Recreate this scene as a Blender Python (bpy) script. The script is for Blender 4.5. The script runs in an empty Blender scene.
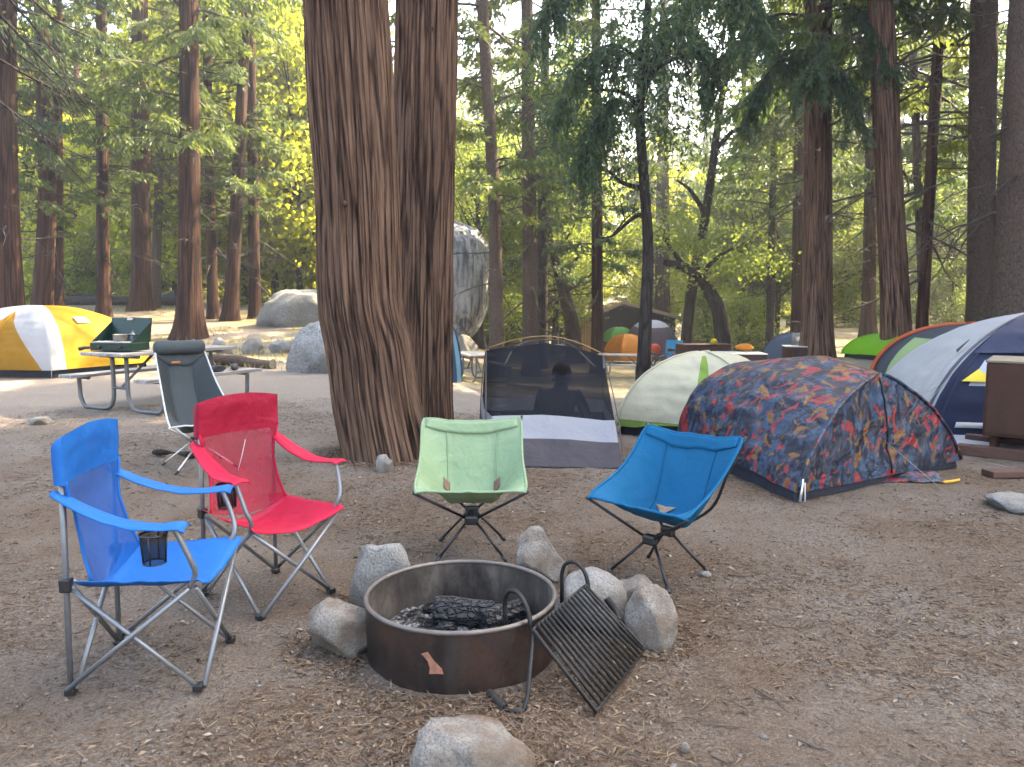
import bpy, bmesh, math, random
import numpy as np
from mathutils import Vector, Matrix, noise as mnoise
R = math.radians
random.seed(7)
rng = np.random.default_rng(7)
S = bpy.context.scene
COL = S.collection

# ------------------------------------------------------------------ helpers
CAM_H, FPX, PITCH = 1.4, 768.0, R(6.2)
def ray(px, py):
    x = (px - 512) / FPX; u = -(py - 383.5) / FPX
    return Vector((x, math.cos(PITCH) + u * math.sin(PITCH), -math.sin(PITCH) + u * math.cos(PITCH)))
def G(px, py, z=0.0):
    d = ray(px, py); t = (z - CAM_H) / d.z
    return Vector((d.x * t, d.y * t, z))
def P(px, py, Y):
    d = ray(px, py); t = Y / d.y
    return Vector((d.x * t, Y, CAM_H + d.z * t))
def sstep(a, b, x):
    t = min(1, max(0, (x - a) / (b - a))); return t * t * (3 - 2 * t)
def nz(x, y, z=0.0): return mnoise.noise((x, y, z))
def fbm(x, y, z=0.0, o=3):
    return mnoise.fractal((x, y, z), 0.6, 2.0, o)

def T(x, y):
    r = math.hypot(x, y)
    q = x / max(y, 1.0) if y > 0 else 0
    wl = sstep(0.05, -0.25, q); wr = 1 - sstep(0.28, 0.42, q)
    drop = -2.6 * (1 - math.exp(-(y - 8) / 28)) if y > 8 else 0.0
    rise = 1.1 * sstep(22, 42, y)
    z = drop * (1 - wl) * wr + rise * wl
    if r > 75: z += (r - 75) * 0.13
    a = sstep(11, 25, r)
    z += a * 0.22 * nz(x * .18, y * .18, 3.1)
    return z
def Tg(x, y): return Vector((x, y, T(x, y)))
def onT(px, Y):
    """the ground point at depth Y in the direction of a photo column"""
    x = (px - 512) / FPX * Y
    return Tg(x, Y)

class MB:
    def __init__(s): s.bk = None; s.v = []; s.f = []; s.m = []; s.uv = {}; s.sm = []
    def add(s, vs, fs, mi=0, smooth=True):
        o = len(s.v); s.v += [tuple(v) for v in vs]
        for f in fs: s.f.append(tuple(i + o for i in f)); s.m.append(mi); s.sm.append(smooth)
        return o
    def box(s, c, d, M=None, mi=0, bev=0.0):
        hx, hy, hz = d[0] / 2, d[1] / 2, d[2] / 2
        b = min(bev, hx * .9, hy * .9, hz * .9)
        c = Vector(c)
        if b <= 0:
            vs = [Vector((x, y, z)) for x in (-hx, hx) for y in (-hy, hy) for z in (-hz, hz)]
            fs = [(0, 1, 3, 2), (4, 6, 7, 5), (0, 4, 5, 1), (2, 3, 7, 6), (0, 2, 6, 4), (1, 5, 7, 3)]
        else:
            bm = bmesh.new(); bmesh.ops.create_cube(bm, size=1)
            for v in bm.verts: v.co = Vector((v.co.x * d[0], v.co.y * d[1], v.co.z * d[2]))
            bmesh.ops.bevel(bm, geom=bm.edges[:], offset=b, segments=2, profile=.5, affect='EDGES')
            bm.verts.ensure_lookup_table()
            for i, v in enumerate(bm.verts): v.index = i
            vs = [v.co.copy() for v in bm.verts]; fs = [[v.index for v in f.verts] for f in bm.faces]
            bm.free()
        if M: vs = [M @ v for v in vs]
        s.add([v + c for v in vs], fs, mi, False)
    def tube(s, pts, r, seg=8, mi=0, caps=True, closed=False):
        pts = [Vector(p) for p in pts]; n = len(pts)
        rs = r if isinstance(r, (list, tuple)) else [r] * n
        vs = []; fs = []; up = None
        for i, p in enumerate(pts):
            if closed: t = pts[(i + 1) % n] - pts[(i - 1) % n]
            else: t = pts[min(i + 1, n - 1)] - pts[max(i - 1, 0)]
            if t.length < 1e-9: t = Vector((0, 0, 1))
            t.normalize()
            if up is None: up = t.orthogonal().normalized()
            up = (up - t * up.dot(t))
            up = up.normalized() if up.length > 1e-6 else t.orthogonal().normalized()
            b = t.cross(up)
            for k in range(seg):
                a = 2 * math.pi * k / seg
                vs.append(p + (up * math.cos(a) + b * math.sin(a)) * rs[i])
        m = n if closed else n - 1
        for i in range(m):
            for k in range(seg):
                j = (i + 1) % n
                fs.append((i * seg + k, i * seg + (k + 1) % seg, j * seg + (k + 1) % seg, j * seg + k))
        if caps and not closed:
            fs.append(tuple(range(seg - 1, -1, -1))); fs.append(tuple((n - 1) * seg + k for k in range(seg)))
        s.add(vs, fs, mi)
    def grid(s, fn, nu, nv, closed=False, mi=0, uv=True, mifn=None):
        """fn(u,v) -> point, u in 0..1 (wraps if closed), v in 0..1"""
        cu = nu if closed else nu + 1
        o = len(s.v)
        for j in range(nv + 1):
            for i in range(cu): s.v.append(tuple(fn(i / nu, j / nv)))
        for j in range(nv):
            for i in range(nu):
                i2 = (i + 1) % cu
                f = (o + j * cu + i, o + j * cu + i2, o + (j + 1) * cu + i2, o + (j + 1) * cu + i)
                if uv: s.uv[len(s.f)] = [(i / nu, j / nv), ((i + 1) / nu, j / nv), ((i + 1) / nu, (j + 1) / nv), (i / nu, (j + 1) / nv)]
                s.f.append(f); s.m.append(mifn((i + .5) / nu, (j + .5) / nv) if mifn else mi); s.sm.append(True)
    def lathe(s, prof, seg=32, c=(0, 0, 0), mi=0):
        vs = []; fs = []; n = len(prof)
        for r, z in prof:
            for k in range(seg):
                a = 2 * math.pi * k / seg; vs.append((c[0] + r * math.cos(a), c[1] + r * math.sin(a), c[2] + z))
        for i in range(n - 1):
            for k in range(seg):
                fs.append((i * seg + k, i * seg + (k + 1) % seg, (i + 1) * seg + (k + 1) % seg, (i + 1) * seg + k))
        s.add(vs, fs, mi)
    def build(s, name, mat, parent=None, loc=None, solid=0.0, rot=None):
        me = bpy.data.meshes.new(name); me.from_pydata(s.v, [], s.f)
        mats = mat if isinstance(mat, (list, tuple)) else [mat]
        for m in mats: me.materials.append(m)
        me.polygons.foreach_set('material_index', s.m); me.polygons.foreach_set('use_smooth', s.sm)
        if s.uv:
            L = me.uv_layers.new(name='UVMap').data
            for p in me.polygons:
                q = s.uv.get(p.index)
                if q:
                    for k, li in enumerate(p.loop_indices): L[li].uv = q[k]
        if any('bark' in m.name for m in mats):
            at = me.attributes.new('bark_co', 'FLOAT_VECTOR', 'POINT'); src = s.bk if s.bk and len(s.bk) == len(s.v) else s.v
            at.data.foreach_set('vector', [c for v in src for c in v])
        me.update()
        o = bpy.data.objects.new(name, me); COL.objects.link(o)
        if parent: o.parent = parent
        if loc is not None: o.location = loc
        if rot is not None: o.rotation_euler = rot
        if solid:
            md = o.modifiers.new('thick', 'SOLIDIFY'); md.thickness = solid; md.offset = 0
        return o

def tag(o, label=None, cat=None, group=None, kind=None):
    if label: o['label'] = label
    if cat: o['category'] = cat
    if group: o['group'] = group
    if kind: o['kind'] = kind
    return o
def thing(name, label, cat, loc=(0, 0, 0), rz=0.0, group=None):
    o = bpy.data.objects.new(name, None); COL.objects.link(o)
    o.empty_display_size = .2
    o.location = loc; o.rotation_euler = (0, 0, rz)
    return tag(o, label, cat, group)
def cr(pts, n=8):
    """Catmull-Rom through points"""
    pts = [Vector(p) for p in pts]; out = []
    q = [pts[0] * 2 - pts[1]] + pts + [pts[-1] * 2 - pts[-2]]
    for i in range(1, len(q) - 2):
        a, b, c, d = q[i - 1], q[i], q[i + 1], q[i + 2]
        for k in range(n):
            t = k / n
            out.append(.5 * ((2 * b) + (c - a) * t + (2 * a - 5 * b + 4 * c - d) * t * t + (3 * b - a - 3 * c + d) * t ** 3))
    out.append(pts[-1]); return out

# ------------------------------------------------------------------ materials
class NT:
    def __init__(s, name):
        s.mat = bpy.data.materials.new(name); s.mat.use_nodes = True
        s.t = s.mat.node_tree; s.t.nodes.clear(); s.out = s.t.nodes.new('ShaderNodeOutputMaterial')
    def n(s, typ, ins=None, **kw):
        nd = s.t.nodes.new(typ)
        for k, v in kw.items(): setattr(nd, k, v)
        for k, v in (ins or {}).items():
            if isinstance(v, bpy.types.NodeSocket): s.t.links.new(v, nd.inputs[k])
            else: nd.inputs[k].default_value = v
        return nd
    def ramp(s, fac, stops):
        nd = s.t.nodes.new('ShaderNodeValToRGB'); e = nd.color_ramp.elements
        while len(e) < len(stops): e.new(.5)
        for i, (p, c) in enumerate(stops):
            e[i].position = p; e[i].color = (*c, 1) if len(c) == 3 else c
        s.t.links.new(fac, nd.inputs[0]); return nd.outputs[0]
    def math(s, op, a, b=0.0, c=0.0):
        nd = s.n('ShaderNodeMath', operation=op)
        for i, v in enumerate((a, b, c)):
            if isinstance(v, bpy.types.NodeSocket): s.t.links.new(v, nd.inputs[i])
            else: nd.inputs[i].default_value = v
        return nd.outputs[0]
    def mix(s, f, a, b, mode='MIX'):
        nd = s.n('ShaderNodeMix', data_type='RGBA', blend_type=mode)
        for i, v in ((0, f), (6, a), (7, b)):
            if isinstance(v, bpy.types.NodeSocket): s.t.links.new(v, nd.inputs[i])
            else: nd.inputs[i].default_value = (*v, 1) if isinstance(v, tuple) and len(v) == 3 else v
        return nd.outputs[2]
    def coord(s, which='Object', scale=(1, 1, 1), rot=(0, 0, 0), loc=(0, 0, 0)):
        tc = s.n('ShaderNodeTexCoord')
        return s.n('ShaderNodeMapping', {'Vector': tc.outputs[which], 'Scale': scale, 'Rotation': rot, 'Location': loc}).outputs[0]
    def noise(s, vec, scale=5, detail=4, rough=.55, out=0, dist=0.0):
        return s.n('ShaderNodeTexNoise', {'Vector': vec, 'Scale': scale, 'Detail': detail, 'Roughness': rough, 'Distortion': dist}).outputs[out]
    def vor(s, vec, scale=5, feature='F1', out=0):
        return s.n('ShaderNodeTexVoronoi', {'Vector': vec, 'Scale': scale}, feature=feature).outputs[out]
    def bump(s, h, strength=.3, dist=.01, normal=None):
        ins = {'Height': h, 'Strength': strength, 'Distance': dist}
        if normal: ins['Normal'] = normal
        return s.n('ShaderNodeBump', ins).outputs[0]
    def pbr(s, color, rough=.6, normal=None, metal=0.0, spec=.5, **kw):
        ins = {'Base Color': color if isinstance(color, bpy.types.NodeSocket) else (*color, 1), 'Roughness': rough, 'Metallic': metal, 'Specular IOR Level': spec}
        if normal: ins['Normal'] = normal
        ins.update(kw)
        return s.n('ShaderNodeBsdfPrincipled', ins).outputs[0]
    def surf(s, sh): s.t.links.new(sh, s.out.inputs[0]); return s.mat
    def mixsh(s, f, a, b):
        nd = s.n('ShaderNodeMixShader')
        for i, v in enumerate((f, a, b)):
            if isinstance(v, bpy.types.NodeSocket): s.t.links.new(v, nd.inputs[i])
            else: nd.inputs[i].default_value = v
        return nd.outputs[0]

def fabric(name, col, trans=.25, rough=.7, wr=6.0, wst=.35, colfn=None, weave=900, spec=.3, wdist=.03):
    m = NT(name); c = m.coord('Object')
    base = colfn(m, c) if colfn else (m.n('ShaderNodeRGB').outputs[0])
    if not colfn: base.default_value = (*col, 1)
    var = m.noise(c, 3.0, 5)
    base = m.mix(m.math('MULTIPLY', var, .45), base, m.mix(1.0, base, (.55, .52, .5), 'MULTIPLY'))
    h1 = m.noise(c, wr, 3, .5, dist=.6)
    h2 = m.noise(c, wr * 4.5, 2, .5)
    hh = m.math('ADD', h1, m.math('MULTIPLY', h2, .16))
    nm = m.bump(hh, wst, wdist)
    p = m.pbr(base, rough, nm, spec=spec)
    t = m.n('ShaderNodeBsdfTranslucent', {'Color': base, 'Normal': nm}).outputs[0]
    return m.surf(m.mixsh(trans, p, t))

def netting(name, col, opac=.6, rough=.8):
    m = NT(name); c = m.coord('Object')
    v = m.noise(c, 4, 3)
    p = m.pbr(col, rough, m.bump(m.noise(c, 7, 3), .4, .03), spec=.08)
    t = m.n('ShaderNodeBsdfTransparent').outputs[0]
    f = m.math('ADD', m.math('MULTIPLY', v, .25), opac - .12)
    return m.surf(m.mixsh(f, t, p))

def simple(name, col, rough=.5, metal=0.0, bs=30, bst=.15, var=.25, bd=.004, spec=.5):
    m = NT(name); c = m.coord('Object')
    v = m.noise(c, bs * .35, 5, .6)
    col2 = tuple(x * .55 for x in col)
    b = m.mix(m.ramp(v, [(.3, (0, 0, 0)), (.75, (var * 2,) * 3)]), col, col2)
    return m.surf(m.pbr(b, m.math('ADD', m.math('MULTIPLY', v, .2), rough - .1), m.bump(m.noise(c, bs, 4), bst, bd), metal, spec))

def bark(name, dark, mid, light, stretch=.08, sc=14, bst=.9, bd=.03, plates=False):
    m = NT(name)
    bco = m.n('ShaderNodeAttribute', attribute_name='bark_co').outputs['Vector']
    def bc(sc_): return m.n('ShaderNodeMapping', {'Vector': bco, 'Scale': sc_}).outputs[0]
    c = bc((1, 1, stretch if not plates else .5))
    if plates:
        cc = m.n('ShaderNodeMix', {0: .06, 4: c, 5: m.noise(c, 6, 3, out=1)}, data_type='VECTOR').outputs[1]
        e = m.vor(cc, sc * .6, 'DISTANCE_TO_EDGE')
        h = m.math('ADD', m.ramp(e, [(0, (.1,) * 3), (.30, (.6,) * 3), (1, (1,) * 3)]), m.math('MULTIPLY', m.noise(c, 40, 4), .9))
    else:
        n1 = m.noise(c, sc, 5, .62, dist=.35); n2 = m.noise(c, sc * 3.2, 4, .65)
        cs = m.n('ShaderNodeMix', {0: .018, 4: bc((1, 1, stretch * .7)), 5: m.noise(bc((1, 1, .5)), 2.2, 4, out=1)}, data_type='VECTOR').outputs[1]
        ck = m.ramp(m.math('ADD', m.vor(cs, sc * .75, 'DISTANCE_TO_EDGE'), m.math('MULTIPLY', m.math('SUBTRACT', n2, .5), .10)), [(0, (0,) * 3), (.13, (1,) * 3)])
        h = m.math('ADD', n1, m.math('MULTIPLY', n2, .75))
        h = m.math('MULTIPLY', m.math('MULTIPLY', h, .64), m.math('ADD', m.math('MULTIPLY', ck, .40), .66))
    big = m.noise(bc((1, 1, .5)), 1.3, 4)
    f = m.math('ADD', h, m.math('MULTIPLY', m.math('SUBTRACT', big, .5), .18))
    col = m.ramp(f, [(.32, dark), (.52, mid), (.78, light)])
    return m.surf(m.pbr(col, .92, m.bump(h, bst, bd), spec=.15))

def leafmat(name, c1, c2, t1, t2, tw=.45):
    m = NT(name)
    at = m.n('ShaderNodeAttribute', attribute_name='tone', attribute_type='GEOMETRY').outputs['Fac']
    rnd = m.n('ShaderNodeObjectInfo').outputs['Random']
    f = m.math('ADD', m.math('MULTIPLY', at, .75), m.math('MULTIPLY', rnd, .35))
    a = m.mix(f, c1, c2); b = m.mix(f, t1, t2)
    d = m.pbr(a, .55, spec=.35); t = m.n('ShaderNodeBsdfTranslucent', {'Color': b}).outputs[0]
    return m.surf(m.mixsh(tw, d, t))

def granite(name, base=(.20, .193, .178), tint=(.15, .125, .095), scale=1.0, stain=.5):
    m = NT(name); c = m.coord('Object', (scale,) * 3)
    sp = m.noise(c, 110, 3, .7); md = m.noise(c, 7, 5, .6); lg = m.noise(c, 1.8, 4)
    col = m.ramp(sp, [(.33, (base[0] * .5, base[1] * .5, base[2] * .5)), (.5, base), (.72, tuple(min(.7, x * 1.4) for x in base))])
    col = m.mix(m.ramp(md, [(.42, (0,) * 3), (.66, (stain,) * 3)]), col, tint)
    col = m.mix(m.ramp(lg, [(.45, (0,) * 3), (.7, (.55,) * 3)]), col, (base[0] * .5, base[1] * .5, base[2] * .46))
    h = m.math('ADD', m.noise(c, 11, 6, .65), m.math('MULTIPLY', sp, .25))
    return m.surf(m.pbr(col, .9, m.bump(h, .8, .025 / scale), spec=.2))

M = {}
M['steel'] = simple('grey_steel_tube', (.20, .21, .22), .42, .55, 60, .05, .2)
M['darksteel'] = simple('dark_steel', (.035, .033, .032), .5, .4, 50, .2, .3)
M['blackpole'] = simple('black_alloy_pole', (.014, .014, .016), .35, .3, 60, .03, .1)
M['silverpole'] = simple('silver_pole', (.55, .52, .47), .35, .7, 60, .03, .1)
M['plastic'] = simple('black_plastic', (.012, .012, .013), .45, 0, 80, .05, .1)
M['blue_solid'] = fabric('blue_canvas', (.005, .125, .43), .12, .65, 9, .25)
M['blue_net'] = netting('blue_seat_net', (.006, .070, .27), .78)
M['red_solid'] = fabric('red_canvas', (.46, .006, .040), .12, .65, 9, .3)
M['red_head'] = fabric('crimson_canvas', (.30, .006, .030), .10, .65, 9, .5)
M['red_net'] = netting('red_seat_net', (.25, .012, .034), .76)
M['green_solid'] = fabric('mint_canvas', (.235, .335, .19), .16, .6, 9, .55)
M['teal_solid'] = fabric('azure_canvas', (.002, .100, .215), .12, .6, 6, .5, spec=.12)
M['grey_solid'] = fabric('charcoal_canvas', (.050, .060, .062), .05, .7, 12, .25)
M['grey_net'] = netting('charcoal_net', (.04, .045, .045), .72)
M['piping'] = simple('pale_piping', (.45, .45, .43), .6)
M['patch'] = simple('tan_patch', (.24, .18, .12), .8)
M['brownpatch'] = simple('brown_tab', (.16, .09, .06), .8)
M['bark_cedar'] = bark('cedar_bark', (.005, .003, .002), (.036, .017, .0105), (.098, .048, .029), .06, 11, 1.0, .05)
M['bark_main'] = bark('fibrous_cedar_bark', (.007, .0045, .003), (.078, .044, .028), (.205, .128, .084), .045, 24, 1.0, .03)
M['bark_pine'] = bark('pine_bark', (.020, .014, .010), (.048, .033, .025), (.085, .062, .048), .3, 30, .8, .03, True)
M['bark_dark'] = bark('oak_bark', (.007, .0055, .005), (.030, .024, .020), (.060, .050, .040), .2, 12)
M['twig'] = simple('dead_twig', (.055, .044, .036), .9, 0, 20, .3, .3)
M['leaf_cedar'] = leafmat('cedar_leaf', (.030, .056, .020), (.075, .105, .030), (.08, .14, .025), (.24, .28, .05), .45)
M['leaf_dark'] = leafmat('dark_fir_leaf', (.026, .050, .028), (.052, .080, .038), (.06, .11, .03), (.14, .20, .05), .42)  # darker blue-green foliage colour
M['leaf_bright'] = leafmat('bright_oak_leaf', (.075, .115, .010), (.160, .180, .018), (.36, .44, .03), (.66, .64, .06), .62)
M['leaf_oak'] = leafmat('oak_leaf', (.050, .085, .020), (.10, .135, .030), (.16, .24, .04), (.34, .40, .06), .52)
M['granite'] = granite('campfire_granite', stain=.8)
M['granite_brown'] = granite('weathered_granite', (.185, .168, .145), (.105, .068, .044), 1.0, .95)
M['granite_big'] = granite('boulder_granite', (.22, .217, .205), (.14, .132, .112), .22, .5)
M['granite_far'] = granite('cliff_granite', (.40, .39, .37), (.17, .18, .13), .03, .7)
M['char'] = None
# ------------------------------------------------------------------ camera, sky, sun
cd = bpy.data.cameras.new('camera'); cam = bpy.data.objects.new('camera', cd); COL.objects.link(cam)
cd.sensor_width = 36; cd.lens = FPX / 1024 * 36; cd.clip_end = 3000; cd.clip_start = .05
cam.location = (0, 0, CAM_H); cam.rotation_euler = (math.pi / 2 - PITCH, 0, 0)
cd.dof.use_dof = True; cd.dof.focus_distance = 4.2; cd.dof.aperture_fstop = 6.0
S.camera = cam
SUN_AZ, SUN_EL = R(62), R(42)      # azimuth to the right of the view axis (+Y)
w = bpy.data.worlds.new('World'); S.world = w; w.use_nodes = True
wt = w.node_tree; bg = wt.nodes['Background']
sky = wt.nodes.new('ShaderNodeTexSky'); sky.sky_type = 'NISHITA'; sky.sun_disc = False
sky.sun_elevation = SUN_EL; sky.sun_rotation = SUN_AZ; sky.dust_density = 3.0; sky.air_density = 1.0; sky.ozone_density = 1.0
wt.links.new(sky.outputs[0], bg.inputs[0]); bg.inputs[1].default_value = .15
sd = bpy.data.lights.new('sun', 'SUN'); sd.energy = 5.0; sd.angle = R(.5); sd.color = (1, .86, .62)
so = bpy.data.objects.new('sun', sd); COL.objects.link(so)
dv = Vector((math.sin(SUN_AZ) * math.cos(SUN_EL), math.cos(SUN_AZ) * math.cos(SUN_EL), math.sin(SUN_EL)))
so.rotation_euler = dv.to_track_quat('Z', 'Y').to_euler(); so.location = dv * 60
S.view_settings.view_transform = 'Standard'; S.view_settings.look = 'None'
S.view_settings.exposure = 3.3; S.view_settings.gamma = 1
try:
    S.view_settings.use_white_balance = True; S.view_settings.white_balance_temperature = 7050; S.view_settings.white_balance_tint = 10
except Exception: pass
S.cycles.use_denoising = True
S.cycles.max_bounces = 8; S.cycles.diffuse_bounces = 4; S.cycles.transparent_max_bounces = 12; S.cycles.transmission_bounces = 4
S.cycles.sample_clamp_indirect = 6
# ------------------------------------------------------------------ ground
def ground_mat():
    m = NT('forest_floor'); c = m.coord('Object')
    big = m.noise(c, .45, 4, .55); mid = m.noise(c, 2.6, 5, .6); fine = m.noise(c, 75, 4, .75); vf = m.noise(c, 190, 3, .7)
    needles = m.noise(m.coord('Object', (1, 1, 1)), 85, 4, .75, dist=2.2)
    dirt = m.ramp(fine, [(.3, (.040, .029, .021)), (.5, (.125, .094, .070)), (.70, (.28, .222, .168))])
    lit = m.ramp(needles, [(.32, (.030, .018, .011)), (.5, (.118, .080, .053)), (.68, (.26, .19, .130))])
    msk = m.math('ADD', mid, m.math('MULTIPLY', m.math('SUBTRACT', big, .5), .9))
    col = m.mix(m.ramp(msk, [(.36, (.12,) * 3), (.58, (.92,) * 3)]), dirt, lit)
    dust = m.ramp(m.noise(c, .9, 5, .6), [(.43, (0,) * 3), (.66, (.8,) * 3)])
    col = m.mix(dust, col, m.mix(m.ramp(fine, [(.35, (0,) * 3), (.65, (1,) * 3)]), (.085, .072, .060), (.29, .25, .21)))
    # open trodden gravel further out, dry grass at the far left
    sep = m.n('ShaderNodeSeparateXYZ', {'Vector': c})
    y = sep.outputs[1]; x = sep.outputs[0]
    yy = m.math('ADD', y, m.math('MULTIPLY', m.math('SUBTRACT', big, .5), 5.0))
    far = m.ramp(m.math('MULTIPLY', yy, 1 / 60), [(5.5 / 60, (0,) * 3), (10.5 / 60, (.8,) * 3), (40 / 60, (.5,) * 3)])
    col = m.mix(far, col, m.ramp(fine, [(.3, (.13, .108, .088)), (.5, (.26, .22, .182)), (.7, (.42, .365, .305))]))
    gr = m.ramp(m.math('ADD', m.noise(c, .35, 4), m.math('MULTIPLY', m.noise(c, 9, 4), .25)), [(.54, (0,) * 3), (.68, (.75,) * 3)])
    fg = m.ramp(m.math('MULTIPLY', yy, 1 / 60), [(14 / 60, (0,) * 3), (20 / 60, (1,) * 3)])
    col = m.mix(m.mix(1.0, gr, fg, 'MULTIPLY'), col, m.mix(fine, (.15, .13, .055), (.28, .24, .12)))
    pale = m.ramp(m.vor(c, 55), [(.0, (1,) * 3), (.10, (0,) * 3)])
    pm = m.ramp(m.noise(c, 6, 3), [(.55, (0,) * 3), (.62, (.8,) * 3)])
    col = m.mix(m.mix(1.0, pale, pm, 'MULTIPLY'), col, (.30, .28, .25))
    h = m.math('ADD', m.math('ADD', fine, m.math('MULTIPLY', needles, .7)), m.math('MULTIPLY', vf, .5))
    return m.surf(m.pbr(col, .95, m.bump(h, .8, .02), spec=.15))
M['ground'] = ground_mat()
def build_ground():
    rad = []; r = .5
    while r < 320: rad.append(r); r *= 1.028 if r < 14 else 1.045
    rad.append(320)
    ang = [R(a) for a in np.linspace(-48, 48, 300)] + [R(a) for a in np.linspace(52, 308, 90)]
    vs = [(0, 0, 0)]; fs = []
    for r in rad:
        for a in ang:
            x, y = r * math.sin(a), r * math.cos(a)
            z = T(x, y)
            if 1.0 < r < 16:
                z += .012 * nz(x * 2.2, y * 2.2) + .008 * nz(x * 7, y * 7, 4) + .005 * nz(x * 17, y * 17, 9)
            vs.append((x, y, z))
    n = len(ang)
    for k in range(n): fs.append((0, 1 + (k + 1) % n, 1 + k))
    for i in range(len(rad) - 1):
        for k in range(n):
            k2 = (k + 1) % n
            fs.append((1 + i * n + k, 1 + i * n + k2, 1 + (i + 1) * n + k2, 1 + (i + 1) * n + k))
    b = MB(); b.add(vs, fs)
    o = b.build('ground', M['ground']); tag(o, kind='structure')
build_ground()

# far granite valley wall, hazy behind the trees
def build_cliff():
    b = MB()
    def fn(u, v):
        a = R(-60 + 120 * u); Rr = 235 + 25 * nz(u * 5, 2.2) + v * 60
        hh = (88 + 22 * fbm(u * 6, .3, 1) - 52 * sstep(.50, .60, u) * (1 - sstep(.97, 1, u)))
        Rr -= 13 * fbm(u * 26, v * 2.2, 4)
        return (Rr * math.sin(a), Rr * math.cos(a), min(110, 4 + v ** .75 * hh + 5 * fbm(u * 40, v * 8, 7)))
    b.grid(fn, 240, 40, uv=False)
    tag(b.build('cliff', M['granite_far']), kind='structure')
build_cliff()

# ------------------------------------------------------------------ trees
def quads_mesh(name, q, tone, mat):
    """q: (N,4,3) quads with one tone value each"""
    n = len(q); me = bpy.data.meshes.new(name)
    me.vertices.add(n * 4); me.vertices.foreach_set('co', q.reshape(-1).astype(np.float32))
    me.loops.add(n * 4); me.loops.foreach_set('vertex_index', np.arange(n * 4, dtype=np.int32))
    me.polygons.add(n); me.polygons.foreach_set('loop_start', np.arange(0, n * 4, 4, dtype=np.int32))
    try: me.polygons.foreach_set('loop_total', np.full(n, 4, np.int32))
    except Exception: pass
    a = me.attributes.new('tone', 'FLOAT', 'FACE'); a.data.foreach_set('value', tone.astype(np.float32))
    me.materials.append(mat); me.update(); me.validate()
    return me
def norm(a): return a / np.maximum(np.linalg.norm(a, axis=-1, keepdims=True), 1e-6)
def leaf_quads(pos, dirs, ln, wd, r, curl=.0):
    """kite shaped blades from pos along dirs"""
    n = len(pos); rnd = norm(r.normal(size=(n, 3))); side = norm(np.cross(dirs, rnd))
    ln = ln[:, None]; wd = wd[:, None]
    mid = pos + dirs * ln * .45
    tip = pos + dirs * ln; 
    return np.stack([pos, mid + side * wd, tip, mid - side * wd], 1)

def conifer(seed, h0, h1, rmax, nb, dens, spray=(.22, .42), width=.05, droop=.32, hang=.5, mat='leaf_cedar', bare=14, bareh=(2.5, 7), sweep=.15, top=.25):
    r = np.random.default_rng(seed); rr = random.Random(seed)
    lm = MB(); pos = []; dr = []; tn = []
    for i in range(nb):
        f = (i + r.random()) / nb
        z = h0 + (h1 - h0) * f
        prof = min(1, .55 + f * 2.2) * (1 - f) ** .75 + .06
        L = rmax * prof * r.uniform(.65, 1.15); az = r.random() * 6.283
        e = r.uniform(-.05, .35) if f < .6 else r.uniform(.1, .7)
        ca, sa = math.cos(az), math.sin(az)
        bend = r.normal() * .18
        def bp(t):
            t2 = t * t
            return np.stack([L * t * ca - bend * L * t2 * sa, L * t * sa + bend * L * t2 * ca, z + L * (e * t - droop * t2 + sweep * t2 * t2 * .6)], -1)
        ts = np.linspace(0, 1, 6)
        pts = bp(ts)
        lm.tube([tuple(p) for p in pts], [.012 + .016 * L * (1 - t) ** 1.1 * .8 for t in ts], 4, caps=False)
        nt = max(3, int(L * dens)); bt = r.random()
        t = r.uniform(.18, 1, nt) ** .8
        bpz = bp(t)
        tang = norm(bp(np.minimum(t + .03, 1.03)) - bp(t - .02))
        side = norm(np.cross(tang, np.array([0, 0, 1.]))) * np.where(r.random(nt) < .5, -1, 1)[:, None]
        td = norm(side * r.uniform(.4, 1.1, nt)[:, None] + tang * r.uniform(.3, 1, nt)[:, None] + np.array([0, 0, -1]) * (r.uniform(-.1, .7, nt) * hang)[:, None])
        tl = r.uniform(.3, .95, nt) * (1.05 - .6 * t) * min(1.5, L * .4)
        ns = 7
        for k in range(ns):
            q = (k + .6) / ns
            p = bpz + td * (tl * q)[:, None] + np.array([0, 0, -1]) * (tl * q * q * .45 * hang)[:, None] + r.normal(size=(nt, 3)) * .035
            d = norm(td + r.normal(size=(nt, 3)) * .55 + np.array([0, 0, -hang]))
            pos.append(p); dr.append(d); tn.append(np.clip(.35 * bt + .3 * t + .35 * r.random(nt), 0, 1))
    for i in range(bare):
        z = r.uniform(*bareh); az = r.random() * 6.283; L = r.uniform(.8, 3.0)
        p0 = Vector((0, 0, z)); d = Vector((math.cos(az), math.sin(az), r.uniform(-.35, .15)))
        pts = [p0]
        for k in range(5):
            d = (d + Vector((r.normal() * .16, r.normal() * .16, r.normal() * .12 - .03))).normalized(); pts.append(pts[-1] + d * L / 5)
        lm.tube(pts, [.03 - .0055 * k for k in range(6)], 4, caps=False)
        for k in range(6):
            b = pts[r.integers(1, 5)]; dd = (d + Vector(r.normal(size=3) * .8)).normalized()
            m1 = b + dd * r.uniform(.2, .5)
            lm.tube([b, m1, m1 + (dd + Vector(r.normal(size=3) * .4) + Vector((0, 0, -.3))) * r.uniform(.2, .4)], [.009, .006, .003], 3, caps=False)
    pos = np.concatenate(pos); dr = np.concatenate(dr); tn = np.concatenate(tn)
    ln = r.uniform(*spray, len(pos)); wd = width * r.uniform(.6, 1.3, len(pos))
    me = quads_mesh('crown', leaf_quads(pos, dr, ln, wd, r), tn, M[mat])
    lo = lm.build('limbs', M['twig']); lme = lo.data; bpy.data.objects.remove(lo)
    return me, lme

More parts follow.
